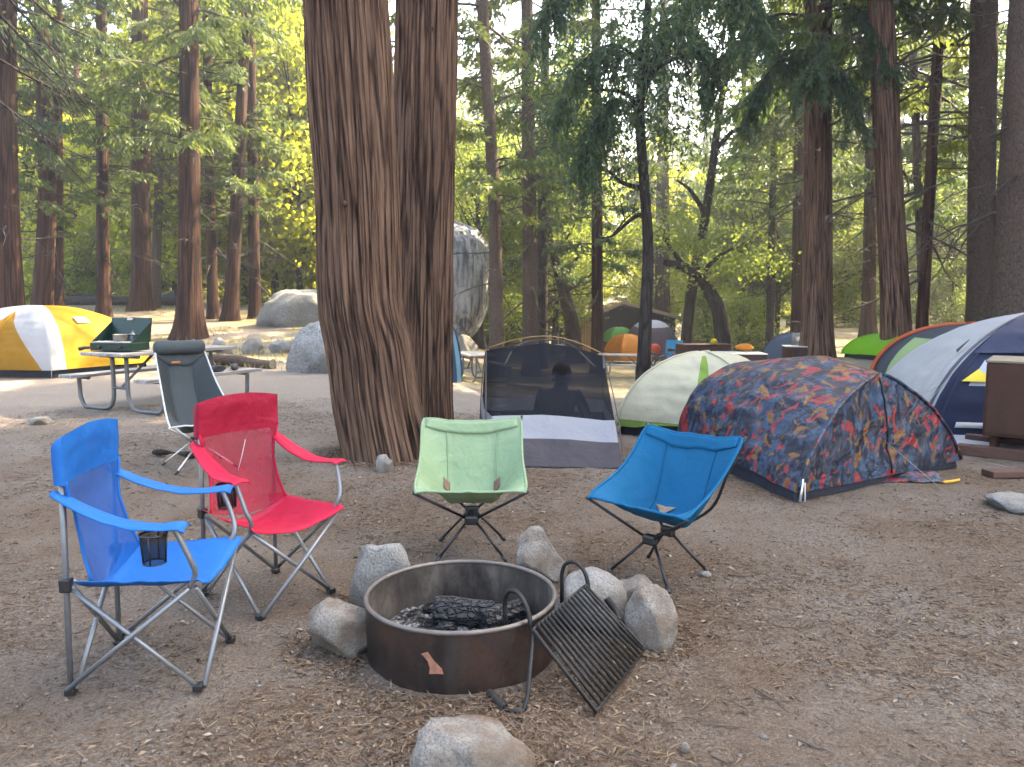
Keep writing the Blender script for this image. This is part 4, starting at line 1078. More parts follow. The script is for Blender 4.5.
def seam(name, fn, us, mat, root, s0=0.0, s1=1.0, r=.008, out=.01):
    c = sum(fn.ridge, Vector((0, 0, 0))) / len(fn.ridge); k = MB(); pts = []
    for s in np.linspace(s0, s1, 26):
        p = fn(us, s); pts.append(p + (p - Vector((c.x, c.y, c.z * .4))).normalized() * out)
    k.tube(pts, r, 6); return k.build(name, mat, root)
def rel(pts, c): return [(p[0] - c[0], p[1] - c[1]) for p in pts]
def rel3(pts, c): return [(p[0] - c[0], p[1] - c[1], p[2]) for p in pts]
def uvband(m, lo_u, hi_u, lo_v, hi_v):
    uv = m.n('ShaderNodeSeparateXYZ', {'Vector': m.n('ShaderNodeTexCoord').outputs['UV']})
    f = None
    for o, a, b in ((uv.outputs[0], lo_u, hi_u), (uv.outputs[1], lo_v, hi_v)):
        g = m.math('MULTIPLY', m.math('GREATER_THAN', o, a), m.math('LESS_THAN', o, b))
        f = g if f is None else m.math('MULTIPLY', f, g)
    return f
def banded(name, col, bands, **kw):
    def cf(m, c):
        x = m.n('ShaderNodeRGB').outputs[0]; x.default_value = (*col, 1)
        for (a, b, d, e, cc) in bands: x = m.mix(uvband(m, a, b, d, e), x, cc)
        return x
    return fabric(name, col, colfn=cf, **kw)
def peg_line(name, a, b, root, mat, r=.003):
    k = MB(); k.tube([a, b], r, 5); return k.build(name, mat, root)
M['cord'] = simple('guy_cord', (.25, .23, .2), .8)
M['rope_orange'] = simple('orange_pole', (.30, .16, .05), .4, .3)

# patterned tent
def camo_tent():
    def cf(m, c):
        w1 = m.noise(c, 2.6, 2, out=1)
        cc = m.n('ShaderNodeMix', {0: .10, 4: c, 5: w1}, data_type='VECTOR').outputs[1]
        def off(o, st=(1, 1, 1)): return m.n('ShaderNodeMapping', {'Vector': cc, 'Location': o, 'Scale': st}).outputs[0]
        col = m.mix(m.ramp(m.noise(off((0, 0, 0), (1, 1, .7)), 8.5, 3, .6, dist=.8), [(.515, (0,) * 3), (.53, (1,) * 3)]), (.007, .011, .024), (.020, .043, .085))
        col = m.mix(m.ramp(m.noise(off((7, 1, 3)), 13, 2, .5, dist=.5), [(.60, (0,) * 3), (.61, (1,) * 3)]), col, (.010, .014, .030))
        col = m.mix(m.ramp(m.noise(off((3, 9, 1), (1.2, .8, 1)), 9.5, 2, .5, dist=.7), [(.595, (0,) * 3), (.605, (1,) * 3)]), col, (.15, .068, .018))
        col = m.mix(m.ramp(m.noise(off((11, 4, 6), (.8, 1.2, 1)), 9.0, 2, .5, dist=.9), [(.60, (0,) * 3), (.61, (1,) * 3)]), col, (.21, .018, .021))
        return col
    mat = fabric('patterned_fly', (0, 0, 0), .10, .5, 5, .8, cf, spec=.4, wdist=.07)
    c = (2.6, 6.5); root = thing('dome_tent', 'low tent with navy red and ochre blotch patterned fly behind the azure chair', 'tent', (c[0], c[1], 0))
    base = rel([(1.96, 5.18), (3.78, 6.33), (3.25, 8.0), (1.50, 6.95)], c)
    ridge = rel3([(2.86, 5.96, .835), (2.62, 6.55, .93), (2.22, 7.0, .85)], c)
    fn = tent_fn(base, ridge, [.8, .25, 0, 0], [.05, .1, .08, .04], [.05, .02, .05, .11], .026, 1.0, .02, .9)
    shell('rainfly', fn, mat, root, .04, 1, 44, 46)
    tub = tent_fn([(x * .985, y * .985) for x, y in base], ridge, [.8, .25, 0, 0], .05, 0, .012, 4.0, 0, .9)
    shell('floor_tub', tub, M['navytub'], root, 0, .20, 36, 8, -.025)
    seam('pole_sleeve', fn, 0.0, mat, root, .05, .97, .016, .004)
    seam('pole_sleeve', fn, .25, mat, root, .05, .97, .014, .004)
    seam('door_zip', fn, .132, M['navytub'], root, .06, .95, .007, .006)
    k = MB(); p = fn(0, .0) + Vector((.02, -.02, .0)); k.tube([fn(0, .12) + Vector((0, -.015, 0)), Vector((p.x, p.y, .02))], .009, 6); k.build('pole_foot', M['silverpole'], root)
    k = MB(); k.tube([fn(0, .10) + Vector((.02, -.015, 0)), Vector((p.x + .035, p.y, .02))], .005, 6); k.build('strap', M['piping'], root)
    for u_, dx, dy in ((.125, .25, -.55), (.40, .6, .1), (.25, .5, -.1)):
        p_ = fn(u_, .35 if u_ == .125 else .06); peg_line('guy_line', p_, Vector((p_.x + dx, p_.y + dy, .0)), root, M['cord'], .0022)
    k = MB(); q = fn(.15, 0); k.grid(lambda u, v: (q.x + (u - .5) * .55, q.y - .10 + v * .16, .012 + .02 * abs(nz(u * 7, v * 5, 2)) + .05 * v), 16, 8); k.build('fly_skirt', mat, root)
    k = MB(); k.tube(cr([(q.x + .25, q.y - .1, .012), (q.x + .33, q.y - .08, .015), (q.x + .42, q.y - .02, .012)], 5), .012, 6); k.build('yellow_strap', simple('yellow_strap', (.6, .33, .02), .7), root)
M['navytub'] = fabric('navy_tub', (.010, .013, .024), .02, .6, 8, .4)
camo_tent()

# net tent with the person inside
def net_tent():
    c = (.33, 7.4); root = thing('net_tent', 'dark net inner tent with white band and grey floor, a person sitting inside', 'tent', (c[0], c[1], 0))
    base = rel([(-.22, 6.36), (.92, 6.27), (1.02, 8.5), (-.36, 8.6)], c); ridge = rel3([(-.25, 7.42, .915), (.05, 7.40, .96), (.33, 7.38, .99), (.58, 7.35, .95), (.86, 7.32, .875)], c)
    fn = tent_fn(base, ridge, [.9, .9, .9, .9], [.07, .06, .07, .06], 0, .012, 2.0)
    shell('floor_tub', fn, fabric('plum_grey_tub', (.038, .032, .038), .05, .6, 6, .6), root, 0, .205, 40, 12)
    shell('white_band', fn, fabric('pale_band', (.30, .31, .335), .3, .65, 6, .5), root, .205, .385, 40, 8)
    shell('net_wall', fn, netting('tent_net', (.010, .011, .014), .80), root, .385, 1, 40, 22)
    k = MB(); k.add([(*b, .012) for b in base], [(0, 1, 2, 3)]); k.build('floor', M['navytub'], root)
    # side stiffener panel at the right shoulder
    shell('corner_panel', fn, fabric('grey_corner', (.11, .115, .12), .2, .6), root, .86, .99, 40, 6, .006, 0, .22, .255)
    R3 = [Vector(p) for p in ridge]
    M['tentpole'] = simple('dark_tent_pole', (.05, .045, .045), .35, .5)
    for i, (bx, e) in enumerate(((0, 0), (1, -1), (2, -1), (3, 0))):
        b = Vector((*base[bx], 0)); t = R3[e]; o = (b - Vector((t.x, t.y, 0))).normalized()
        k = MB(); k.tube(cr([b + o * .05 + Vector((0, 0, .015)), b.lerp(Vector((t.x, t.y, t.z)), .35) + o * .17 + Vector((0, 0, .06)), b.lerp(t, .72) + o * .10 + Vector((0, 0, .07)), t + Vector((0, 0, .02))], 8), .0055, 6); k.build('pole', M['tentpole'], root)
    k = MB(); k.tube(cr([R3[0] + Vector((0, 0, .02)), R3[0].lerp(R3[2], .5) + Vector((0, 0, .07)), R3[2] + Vector((0, 0, .065)), R3[2].lerp(R3[4], .5) + Vector((0, 0, .075)), R3[4] + Vector((0, 0, .02))], 8), .005, 6); k.build('spreader_pole', M['rope_orange'], root)
    k = MB(); a = R3[1]; k.tube(cr([a + Vector((-.12, -.28, -.16)), a + Vector((0, .05, .0)), a + Vector((.25, .12, .05)), a + Vector((.5, .05, .02)), a + Vector((.72, -.3, -.17))], 7), .006, 6); k.build('hub_pole', M['tentpole'], root)
    # bedding inside
    b = rock_mb(141, (.42, .5, .18), 3, 3, .1); tag(b.build('sleeping_bag', M['greybag'], None, (.02, 7.45, .12)), 'rumpled grey bedding on the floor of the net tent', 'sleeping bag')
M['greybag'] = fabric('bedding', (.18, .18, .2), .05, .8, 8, .4)
net_tent()

def person():
    root = thing('person', 'person in dark jacket sitting inside the dark net tent with back turned', 'person', (.44, 7.10, .015), R(-18))
    V = []; E_ = []; Rr = []
    def add(p, r, par=None):
        V.append(Vector(p) * .96); Rr.append((r[0] * .98, r[1] * .98) if isinstance(r, tuple) else (r * .98,) * 2)
        if par is not None: E_.append((par, len(V) - 1))
        return len(V) - 1
    pel = add((0, 0, .13), (.155, .13)); sp = add((0, -.03, .30), (.145, .115), pel); ch = add((0, .0, .47), (.165, .12), sp)
    up = add((0, .03, .555), (.11, .085), ch); nk = add((0, .06, .60), .062, up); hd = add((0, .095, .66), (.078, .088), nk); ht = add((0, .10, .735), (.082, .092), hd); tp = add((0, .095, .79), (.05, .055), ht)
    for s in (-1, 1):
        sh = add((s * .175, .02, .53), .068, ch); el = add((s * .25, .12, .32), .048, sh); wr = add((s * .13, .34, .25), .030, el); pa = add((s * .10, .41, .245), (.036, .022), wr)
        for i, (dx, ln) in enumerate(((-.03, .065), (-.01, .078), (.01, .074), (.03, .058))):
            a = add((s * .10 + dx * .9, .445, .243), .0105, pa); b = add((s * .10 + dx * 1.1, .445 + ln * .6, .232), .0095, a); add((s * .10 + dx * 1.1, .445 + ln, .208), .008, b)
        t1 = add((s * .10 - s * .04, .40, .25), .012, wr); add((s * .10 - s * .065, .44, .243), .010, t1)
        hp = add((s * .105, .05, .115), .105, pel); kn = add((s * .25, .40, .20), .070, hp); an = add((s * .06, .52, .075), .045, kn); add((s * -.06, .56, .05), (.04, .03), an)
    me = bpy.data.meshes.new('body'); me.from_pydata(V, E_, []); me.update()
    o = bpy.data.objects.new('body', me); COL.objects.link(o); o.parent = root
    bm = bmesh.new(); bm.from_mesh(me); sl = bm.verts.layers.skin.verify(); bm.verts.ensure_lookup_table()
    for i, r in enumerate(Rr): bm.verts[i][sl].radius = r; bm.verts[i][sl].use_root = (i == 0)
    bm.to_mesh(me); bm.free()
    sk = o.modifiers.new('skin', 'SKIN')
    sub = o.modifiers.new('sub', 'SUBSURF'); sub.levels = 2; sub.render_levels = 2
    sk.use_smooth_shade = True
    me.materials.append(fabric('dark_jacket', (.016, .018, .024), 0, .85, 14, .4))
    hb = rock_mb(151, (.185, .20, .20), 0, 3, .08); hb.build('hair', simple('dark_hair', (.008, .006, .005), .9, 0, 60, .6, .3, spec=.08), root, (0, .082, .712))
    f = MB(); f.tube([(0, .175, .665), (0, .196, .645)], [.010, .014], 6)
    for s in (-1, 1): f.tube([(s * .078, .09, .67), (s * .088, .085, .65), (s * .08, .09, .63)], .012, 6)
    f.build('face_features', simple('skin', (.35, .2, .14), .6), root)
person()

# cream tent
def cream_tent():
    c = (2.1, 8.4); root = thing('dome_tent', 'cream dome tent with green stripe between the net tent and patterned tent', 'tent', (c[0], c[1], T(*c)))
    mat = banded('cream_fly', (.52, .49, .35), [(.140, .172, .24, .86, (.20, .32, .05)), (0, 1, 0.0, .055, (.18, .27, .05))], trans=.3, wr=4.5, wst=.5)
    base = rel([(1.08, 7.95), (2.35, 7.15), (3.10, 8.55), (2.0, 9.35)], c); ridge = rel3([(2.06, 8.22, .89), (2.16, 8.30, .885)], c)
    fn = tent_fn(base, ridge, [.12, .1, .1, .1], [.10, .1, .1, .1], .16, .022, 5.0, .05, .92)
    shell('rainfly', fn, mat, root, .05, 1, 44, 44)
    shell('floor_tub', tent_fn([(x * .97, y * .97) for x, y in base], ridge, None, .05, 0, .01, 3.0, 0, .92), M['navytub'], root, 0, .16, 30, 6, -.03)
    for u in (0, .25, .75): seam('pole_sleeve', fn, u, mat, root, .06, .96, .012, .002)
    p = fn(.0, .05); peg_line('guy_line', p + Vector((-.02, 0, .02)), Vector((p.x - .35, p.y - .15, .0)), root, M['cord'])
cream_tent()

# big blue and white tent at the right
def navy_tent():
    c = (5.5, 8.4); root = thing('cabin_tent', 'large navy and white dome tent at the right edge behind the brown locker', 'tent', (c[0], c[1], T(*c)))
    W = (.46, .49, .52); NV = (.013, .021, .055); GR = (.38, .39, .40)
    # edges: 0 front (left->right), 1 right, 2 back, 3 left (back->front)
    mat = banded('navy_white_fly', NV, [(0, .25, .30, .46, W), (0, .028, .0, 1.1, NV), (.75, 1.0, 0, 1.1, GR), (.985, 1.0, .0, 1.1, W)], trans=.22, wr=3.5, wst=.35)
    base = rel([(4.10, 7.62), (6.35, 6.95), (7.0, 9.4), (4.72, 10.1)], c); ridge = rel3([(5.80, 8.25, 1.30), (6.1, 8.25, 1.36), (6.4, 8.4, 1.32)], c)
    fn = tent_fn(base, ridge, [.12, .1, .1, .35], [.03, .05, .08, .06], .0, .022, 8.0, .0, 1.0)
    shell('tent_body', fn, mat, root, .0, 1, 46, 46)
    wm = fabric('white_fly', W, .3, .6, 4, .3); nm = fabric('navy_fly', NV, .12, .6, 4, .4)
    shell('white_stripe', fn, wm, root, .0, .985, 60, 40, .018, 0, -.050, .004)
    shell('navy_brow', fn, nm, root, .50, .985, 46, 24, .045, 0, .012, .24)
    seam('pole', fn, .0, simple('dark_pole', (.03, .035, .06), .4, .2), root, 0.0, .97, .014, .03)
    seam('pole', fn, .014, nm, root, 0.0, .8, .012, .02)
    for u_, s_, dx, dy in ((.0, .45, -.9, -.5), (.99, .3, -.8, .2)):
        p_ = fn(u_, s_); peg_line('guy_line', p_, Vector((p_.x + dx, p_.y + dy, .0)), root, M['cord'], .003)
    a, b, d = fn(.040, .37), fn(.062, .34), fn(.034, .325); e = fn(.046, .335)
    k = MB(); o = Vector((-.02, -.03, .004)); k.add([fn(.018, .325) + o, fn(.050, .325) + o, fn(.040, .37) + o, fn(.028, .40) + o], [(0, 1, 2, 3)], 0, False); k.build('yellow_mark', simple('yellow_mark', (.70, .50, .01), .6), root, solid=.002)
    k = MB(); k.grid(lambda u, v: fn(.030 + u * .06, .075 + v * .03) + Vector((-.012, -.02, 0)), 6, 2); k.build('white_tag', M['piping'], root, solid=.002)
    k = MB(); v0 = fn(.90, .50); o = Vector((-.05, -.02, .02)); k.add([fn(.90, .52) + o, fn(.925, .50) + o, fn(.915, .60) + o * 1.8], [(0, 1, 2)], 0, False); k.build('vent', M['navytub'], root, solid=.004)
    k = MB(); pts = rel([(3.98, 7.08), (6.5, 6.42), (6.9, 7.3), (4.3, 7.9)], c); k.grid(lambda u, v: (pts[0][0] + (pts[1][0] - pts[0][0]) * u + .3 * v, pts[0][1] + (pts[1][1] - pts[0][1]) * u + .5 * v, .02 + .012 * nz(u * 14, v * 6, 3) + .05 * v), 60, 10)
    tag(k.build('ground_tarp', fabric('pale_tarp', (.36, .375, .40), .1, .6, 8, .5), None, (c[0], c[1], T(*c))), 'pale tarp spread on the ground under the navy and white tent', 'tarp')
navy_tent()

def small_tent(name, label, px, Y, wpx, ytop, mat, yaw=.4, asp=1.15, tubmat=None, lin=0.0, ridge_len=.12, sleeves=None, cat='tent', hem=.1, group=None, s0=.06, smat=None):
    b = onT(px, Y); zt = P(px, ytop, Y).z - b.z; hw = wpx / FPX * Y / 2 * .80
    root = thing(name, label, cat, b, yaw, group)
    base = [(-hw, -hw * asp), (hw, -hw * asp), (hw, hw * asp), (-hw, hw * asp)]
    ridge = [(-hw * ridge_len, 0, zt), (hw * ridge_len, 0, zt)]
    fn = tent_fn(base, ridge, [lin] * 4, .1, hem, .014 * hw, px * .1, .03, .95)
    shell('rainfly', fn, mat, root, s0, 1, 16, 20)
    shell('floor_tub', tent_fn([(x * .97, y * .97) for x, y in base], ridge, None, .05, 0, 0, 1, 0, .95), tubmat or M['navytub'], root, 0, .15, 12, 4, -.03)
    for u in (0, .25, .5, .75): seam('pole_sleeve', fn, u, smat or mat, root, .06, .98, .012 if not smat else .035, .004)
    return root, fn
# yellow tent on the left
def yellow_tent():
    YL = (.50, .285, .008); YD = (.36, .19, .008); W = (.45, .465, .48)
    def cf(m, c):
        uv = m.n('ShaderNodeSeparateXYZ', {'Vector': m.n('ShaderNodeTexCoord').outputs['UV']}); u, v = uv.outputs[0], uv.outputs[1]
        off = m.math('ABSOLUTE', m.math('SUBTRACT', m.math('MULTIPLY', u, 4.0), .5))
        door = m.math('LESS_THAN', m.math('ADD', m.math('MULTIPLY', off, 2.3), m.math('MULTIPLY', v, 1.25)), .98)
        col = m.mix(m.math('LESS_THAN', u, .285), YL, W)
        col = m.mix(m.math('GREATER_THAN', u, .97), col, W)
        return m.mix(door, col, YD)
    mat = fabric('yellow_white_fly', YL, .3, .7, 4, .4, cf)
    c = onT(45, 14.9); root = thing('dome_tent', 'yellow and white dome tent cut by the left edge of the view', 'tent', c)
    base = rel([(-10.75, 14.05), (-8.25, 13.7), (-7.35, 15.6), (-9.9, 16.3)], c); ridge = rel3([(-9.2, 14.75, 1.30), (-9.05, 14.85, 1.30)], c)
    fn = tent_fn(base, ridge, [.15, .05, .05, .05], [.06, .05, .06, .06], .08, .02, 6.0, .04, .9)
    shell('rainfly', fn, mat, root, .04, 1, 44, 44)
    shell('floor_tub', tent_fn([(x * .97, y * .97) for x, y in base], ridge, None, .05, 0, .01, 3.0, 0, .92), M['navytub'], root, 0, .14, 30, 6, -.03)
    seam('door_zip', fn, .125, fabric('dull_yellow', YD, .1), root, .05, .7, .012, .01)
    k = MB(); k.grid(lambda u, v: fn(.36 + u * .05, .52 + v * .09) + Vector((.02, -.02, .01)), 6, 4); k.build('vent_patch', M['piping'], root, solid=.003)
    for u, q in ((.0, (-.4, -.3)), (.25, (.3, -.5)), (.5, (.7, .1))):
        p = fn(u, .05); peg_line('guy_line', p, Vector((p.x + q[0], p.y + q[1], 0.02)), root, M['cord'])
yellow_tent()

small_tent('dome_tent', 'lime green dome tent left of the big leaning red cedar', 897, 17.2, 84, 333, fabric('lime_fly', (.20, .47, .015), .35, .6, 4, .5), .3)
small_tent('dome_tent', 'slate blue grey dome tent left of the big red cedar', 796, 21, 56, 333, fabric('slate_fly', (.07, .095, .14), .2, .6, 5, .3), .2)
small_tent('dome_tent', 'small orange dome tent in front of the cabin', 627, 37, 43, 334, fabric('orange_fly', (.66, .25, .015), .4, .6, 4, .3), .35, s0=.03, hem=0)
small_tent('dome_tent', 'dusky purple dome tent with pale top right of the orange tent', 651, 41, 56, 320, banded('purple_pale_fly', (.12, .09, .12), [(0, 1, .62, 1.1, (.50, .51, .58))], trans=.2), .1, s0=.02, hem=0)
small_tent('shade_canopy', 'bright green and white canopy tent left behind the orange tent', 619, 43, 42, 327, banded('green_canopy', (.10, .33, .06), [(.28, .5, .3, 1.1, (.55, .62, .58))], trans=.4), .2, s0=.35, hem=.5)
small_tent('dome_tent', 'blue and white striped tent showing behind the upright second cedar', 443, 16.5, 34, 320, banded('blue_white_stripe', (.03, .055, .10), [(.08, .13, 0, 1.1, (.45, .55, .6)), (.30, .36, 0, 1.1, (.45, .55, .6)), (.20, .24, 0, 1.1, (.15, .30, .36))], trans=.2), .5, hem=0, s0=0)
r_, f_ = small_tent('dome_tent', 'dark tent with rust orange rim behind the big navy and white tent', 972, 12.5, 150, 324, fabric('dark_mesh_fly', (.045, .050, .060), .15, .6, 5, .3), .55, smat=fabric('rust_rim', (.42, .085, .025), .15, .6))
shell('side_fly', f_, fabric('sage_fly', (.30, .42, .18), .3, .6, 4, .4), r_, .05, .55, 40, 14, .03, 0, .78, .97)
shell('roof_window', f_, netting('window_net', (.03, .03, .03), .5), r_, .8, .95, 30, 6, .02, 0, .03, .22)

# ------------------------------------------------------------------ picnic tables
M['plank'] = (lambda m: m.surf(m.pbr(m.ramp(m.noise(m.coord('Object', (1, .06, 1)), 22, 5, .6), [(.3, (.10, .092, .082)), (.5, (.24, .225, .205)), (.72, (.40, .385, .355))]), .85, m.bump(m.noise(m.coord('Object', (1, .06, 1)), 30, 4), .5, .008))))(NT('weathered_plank'))
M['tubegrey'] = simple('galvanised_tube', (.13, .14, .14), .5, .35, 40, .1, .2)
def picnic(label, c, yaw, L=1.85, simple_=False, group='picnic tables of the campground'):
    root = thing('picnic_table', label, 'picnic table', c, yaw, group)
    for i in range(3):
        k = MB(); k.box((-.255 + .255 * i, 0, .735), (.245, L, .042), None, 0, .006); k.build('tabletop_plank', M['plank'], root)
    for s in (-1, 1):
        k = MB(); k.box((s * .70, 0, .435), (.255, L, .042), None, 0, .006); k.build('bench', M['plank'], root)
        for e in (-1, 1):
            y = e * L * .36
            k = MB(); q = cr([(s * .80, y, .405), (s * .795, y, .30), (s * .78, y, .14), (s * .70, y, .035), (s * .55, y, .025), (s * .36, y, .025), (s * .22, y, .05), (s * .145, y, .16), (s * .13, y, .36), (s * .13, y, .70)], 6)
            k.tube([(s * .60, y, .405), (s * .80, y, .405)], .024, 8); k.tube(q, .027, 10); k.build('leg_frame', M['tubegrey'], root)
    for e in (-1, 1):
        y = e * L * .36
        k = MB(); k.tube([(-.36, y, .70), (.36, y, .70)], .024, 8); k.tube([(-.13, y, .30), (.13, y, .30)], .018, 8); k.build('crossbar', M['tubegrey'], root)
        k = MB(); k.tube([(0, y, .30), (0, y * .25, .70)], .018, 8); k.build('brace', M['tubegrey'], root)
    return root
TC = Vector((-4.63, 10.2, 0)); TYAW = math.atan2(-.44, .9)
picnic('weathered picnic table under the green camp stove on the left', TC, TYAW)
picnic('picnic table standing before the small orange tent', onT(623, 26), R(70), 1.7)
picnic('picnic table half hidden left behind the net tent', onT(474, 20.5), R(20), 1.7)
picnic('far picnic table beyond the top of the net tent', onT(556, 40), R(80), 1.8)
picnic('second far picnic table left of the cabin', onT(516, 44), R(60), 1.8)

def stove():
    Mx = Matrix.Rotation(TYAW, 4, 'Z'); c = TC + Mx @ Vector((-.06, -.60, .757))
    root = thing('camp_stove', 'dark green two burner camp stove with open lid on the picnic table', 'camp stove', c, R(-14))
    gm = simple('green_enamel', (.003, .022, .016), .35, .2, 60, .05, .15); w_, d_, h_ = .60, .34, .10
    k = MB(); k.box((0, 0, h_ / 2 + .015), (w_, d_, h_), None, 0, .008); k.build('stove_body', gm, root)
    k = MB(); k.box((0, d_ / 2 + .035, h_ + .165), (w_, .028, .31), Matrix.Rotation(R(-10), 4, 'X'), 0, .008); ld = k.build('lid', gm, root)
    k = MB(); k.box((0, d_ / 2 + .035, h_ + .30), (.07, .034, .03), Matrix.Rotation(R(-10), 4, 'X'), 0, .003); k.build('badge', simple('badge_metal', (.45, .42, .38), .4, .6), ld)
    for s in (-1, 1):
        k = MB(); y0, y1 = -d_ / 2 + .02, d_ / 2 + .02; x = s * (w_ / 2 - .006)
        k.add([(x, y0, h_ + .02), (x, y1, h_ + .02), (x, y1 + .035, h_ + .28), (x + .008, y0, h_ + .02), (x + .008, y1, h_ + .02), (x + .008, y1 + .035, h_ + .28)], [(0, 1, 2), (5, 4, 3), (0, 2, 5, 3), (0, 3, 4, 1), (1, 4, 5, 2)], 0, False)
        k.build('windscreen', gm, root)
    k = MB()
    for x in np.linspace(-w_ / 2 + .03, w_ / 2 - .03, 13): k.tube([(x, -d_ / 2 + .02, h_ + .024), (x, d_ / 2 - .02, h_ + .024)], .003, 5)
    k.tube([(-w_ / 2 + .02, -d_ / 2 + .02, h_ + .022), (w_ / 2 - .02, -d_ / 2 + .02, h_ + .022)], .004, 5); k.build('burner_grate', M['silverpole'], root)
    for x in (-.15, .15):
        k = MB(); k.tube([(x, -d_ / 2 - .025, .06), (x, -d_ / 2, .06)], .018, 12); k.build('knob', M['plastic'], root)
    k = MB(); k.tube([(-w_ / 2, -.10, .05), (-w_ / 2 - .12, -.12, .045), (-w_ / 2 - .20, -.12, .03)], [.012, .02, .026], 10); k.build('fuel_pipe', M['darksteel'], root)
    W = lambda x, y, z: c + Matrix.Rotation(R(-14), 4, 'Z') @ Vector((x, y, z))
    p = thing('cooking_pot', 'small steel pot standing on the camp stove', 'pot', W(.02, .0, h_ + .027), 0)
    k = MB(); k.lathe([(.0, .002), (.085, .002), (.09, .01), (.09, .085), (.094, .088), (.086, .086), (.086, .012), (0, .01)], 28); k.build('pot_body', simple('pot_steel', (.50, .44, .38), .35, .7), p)
    k = MB(); k.tube([(.09, 0, .07), (.14, .0, .075), (.2, .02, .075)], .008, 8); k.build('handle', M['plastic'], p)
    p = thing('fuel_bottle', 'small grey bottle standing behind the steel pot on the stove', 'bottle', W(.14, .06, h_ + .027), 0)
    k = MB(); k.lathe([(0, 0), (.032, 0), (.034, .01), (.034, .085), (.02, .105), (.014, .11)], 18); k.build('bottle_body', simple('grey_bottle', (.10, .12, .13), .4), p)
    k = MB(); k.lathe([(.014, .11), (.015, .13), (0, .132)], 14); k.build('cap', M['plastic'], p)
    A = lambda x, y, z: TC + Mx @ Vector((x, y, z))
    o = rock_mb(161, (.34, .26, .05), 6, 3, .1).build('folded_cloth', simple('pale_cloth', (.45, .46, .48), .85), None, A(.12, .15, .78)); tag(o, 'pale folded cloth lying on the picnic table right of the stove', 'cloth')
    o = rock_mb(163, (.10, .09, .09), 4, 3, .1).build('dark_pouch', M['plastic'], None, A(.16, -.22, .80)); tag(o, 'small dark pouch on the picnic table right of the stove', 'pouch')
    for i, (y, lb) in enumerate(((.25, 'black shoe nearer the charcoal chair on the right bench'), (.55, 'black shoe farther along the right bench of the picnic table'))):
        b = MB(); b.add([v for v in rock_mb(165, (.10, .27, .10), 3, 3, .05).v], [f for f in rock_mb(165, (.10, .27, .10), 3, 3, .05).f])
        tag(b.build('shoe', simple('black_shoe', (.025, .025, .028), .7), None, A(.70, y, .50), rot=(0, 0, TYAW + .6 * i)), lb, 'shoe', 'shoes on the bench')
stove()
# driftwood stick under the charcoal chair
k = MB(); k.tube(cr([onT(148, 6.85) + Vector((0, 0, .03)), onT(168, 6.75) + Vector((0, 0, .045)), onT(190, 6.7) + Vector((0, 0, .03))], 5), [.02 + .012 * math.sin(i * .9) for i in range(11)], 7)
tag(k.build('branch_piece', M['bark_dark'], None), 'short dark broken branch on the ground left of the charcoal chair', 'branch')

# ------------------------------------------------------------------ food lockers
def locker(label, c, yaw, dims=(1.25, .85, .72), legh=.18, colr=None, top=None, doors=2, skid=True, num=None, group='brown steel food lockers'):
    root = thing('food_locker', label, 'food locker', c, yaw, group); w_, d_, h_ = dims; z0 = legh
    mt = colr or M['lockerbrown']
    k = MB(); k.box((0, 0, z0 + h_ / 2), (w_, d_, h_), None, 0, .012); k.build('locker_body', mt, root)
    for i in range(doors):
        x = (-.25 + .5 * i) * w_ if doors == 2 else 0; k = MB(); k.box((x, -d_ / 2 - .008, z0 + h_ / 2 - .01), (w_ / doors * .93, .012, h_ * .88), None, 0, .004); dr = k.build('door', mt, root)
        k = MB(); k.box((x + (.14 if i == 0 else -.14) * w_ / 1.2, -d_ / 2 - .02, z0 + h_ * .55), (.06, .02, .12), None, 0, .004); k.build('latch', M['darksteel'], dr)
    k = MB(); k.box((0, 0, z0 + h_ + .013), (w_ * 1.015, d_ * 1.02, .02), None, 0, .004); k.build('top_sheet', top or M['locktop'], root)
    for sx in (-1, 1):
        k = MB(); k.box((sx * (w_ / 2 - .08), 0, z0 / 2), (.05, d_ * .8, z0), None, 0, .004); k.build('leg', M['lockerbrown'], root)
    if skid:
        for sy in (-1, 1):
            k = MB(); k.box((-.05, sy * d_ * .42, .05), (w_ * 1.25, .10, .10), None, 0, .01); k.build('skid', M['timber'], root)
    if num:
        cu = bpy.data.curves.new('site_number', 'FONT'); cu.body = num; cu.size = .3; cu.extrude = .003; cu.align_x = 'CENTER'
        tmp = bpy.data.objects.new('site_number', cu); COL.objects.link(tmp); tmp_me = bpy.data.meshes.new_from_object(tmp.evaluated_get(bpy.context.evaluated_depsgraph_get())); bpy.data.objects.remove(tmp)
        o = bpy.data.objects.new('site_number', tmp_me); COL.objects.link(o); o.parent = root; o.location = (w_ * .30, -d_ / 2 - .024, z0 + h_ * .35); o.rotation_euler = (math.pi / 2, 0, 0); tmp_me.materials.clear(); tmp_me.materials.append(M['piping'])
    return root
M['lockerbrown'] = simple('locker_brown', (.062, .031, .021), .75, 0, 30, .1, .3, spec=.15)
M['lockermaroon'] = simple('locker_maroon', (.050, .018, .014), .6, .1)
M['locktop'] = simple('locker_tan_top', (.17, .135, .09), .7)
M['palecover'] = simple('pale_cover', (.50, .50, .44), .7)
M['timber'] = simple('red_brown_timber', (.085, .038, .025), .8, 0, 30, .3)
locker('brown steel food locker on timber skids cut by the right edge', Vector((4.85, 6.73, 0)), R(-36), (1.1, .75, .65), .20)
locker('maroon food locker with pale top and number 34 behind the cream tent', onT(732, 17), R(-4), (1.35, .8, .80), .15, M['lockermaroon'], M['palecover'], num='34', skid=False)
locker('dark maroon food locker left of the pale topped one', onT(703, 24), R(10), (1.5, .8, .95), .15, M['lockermaroon'], M['lockermaroon'], skid=False)
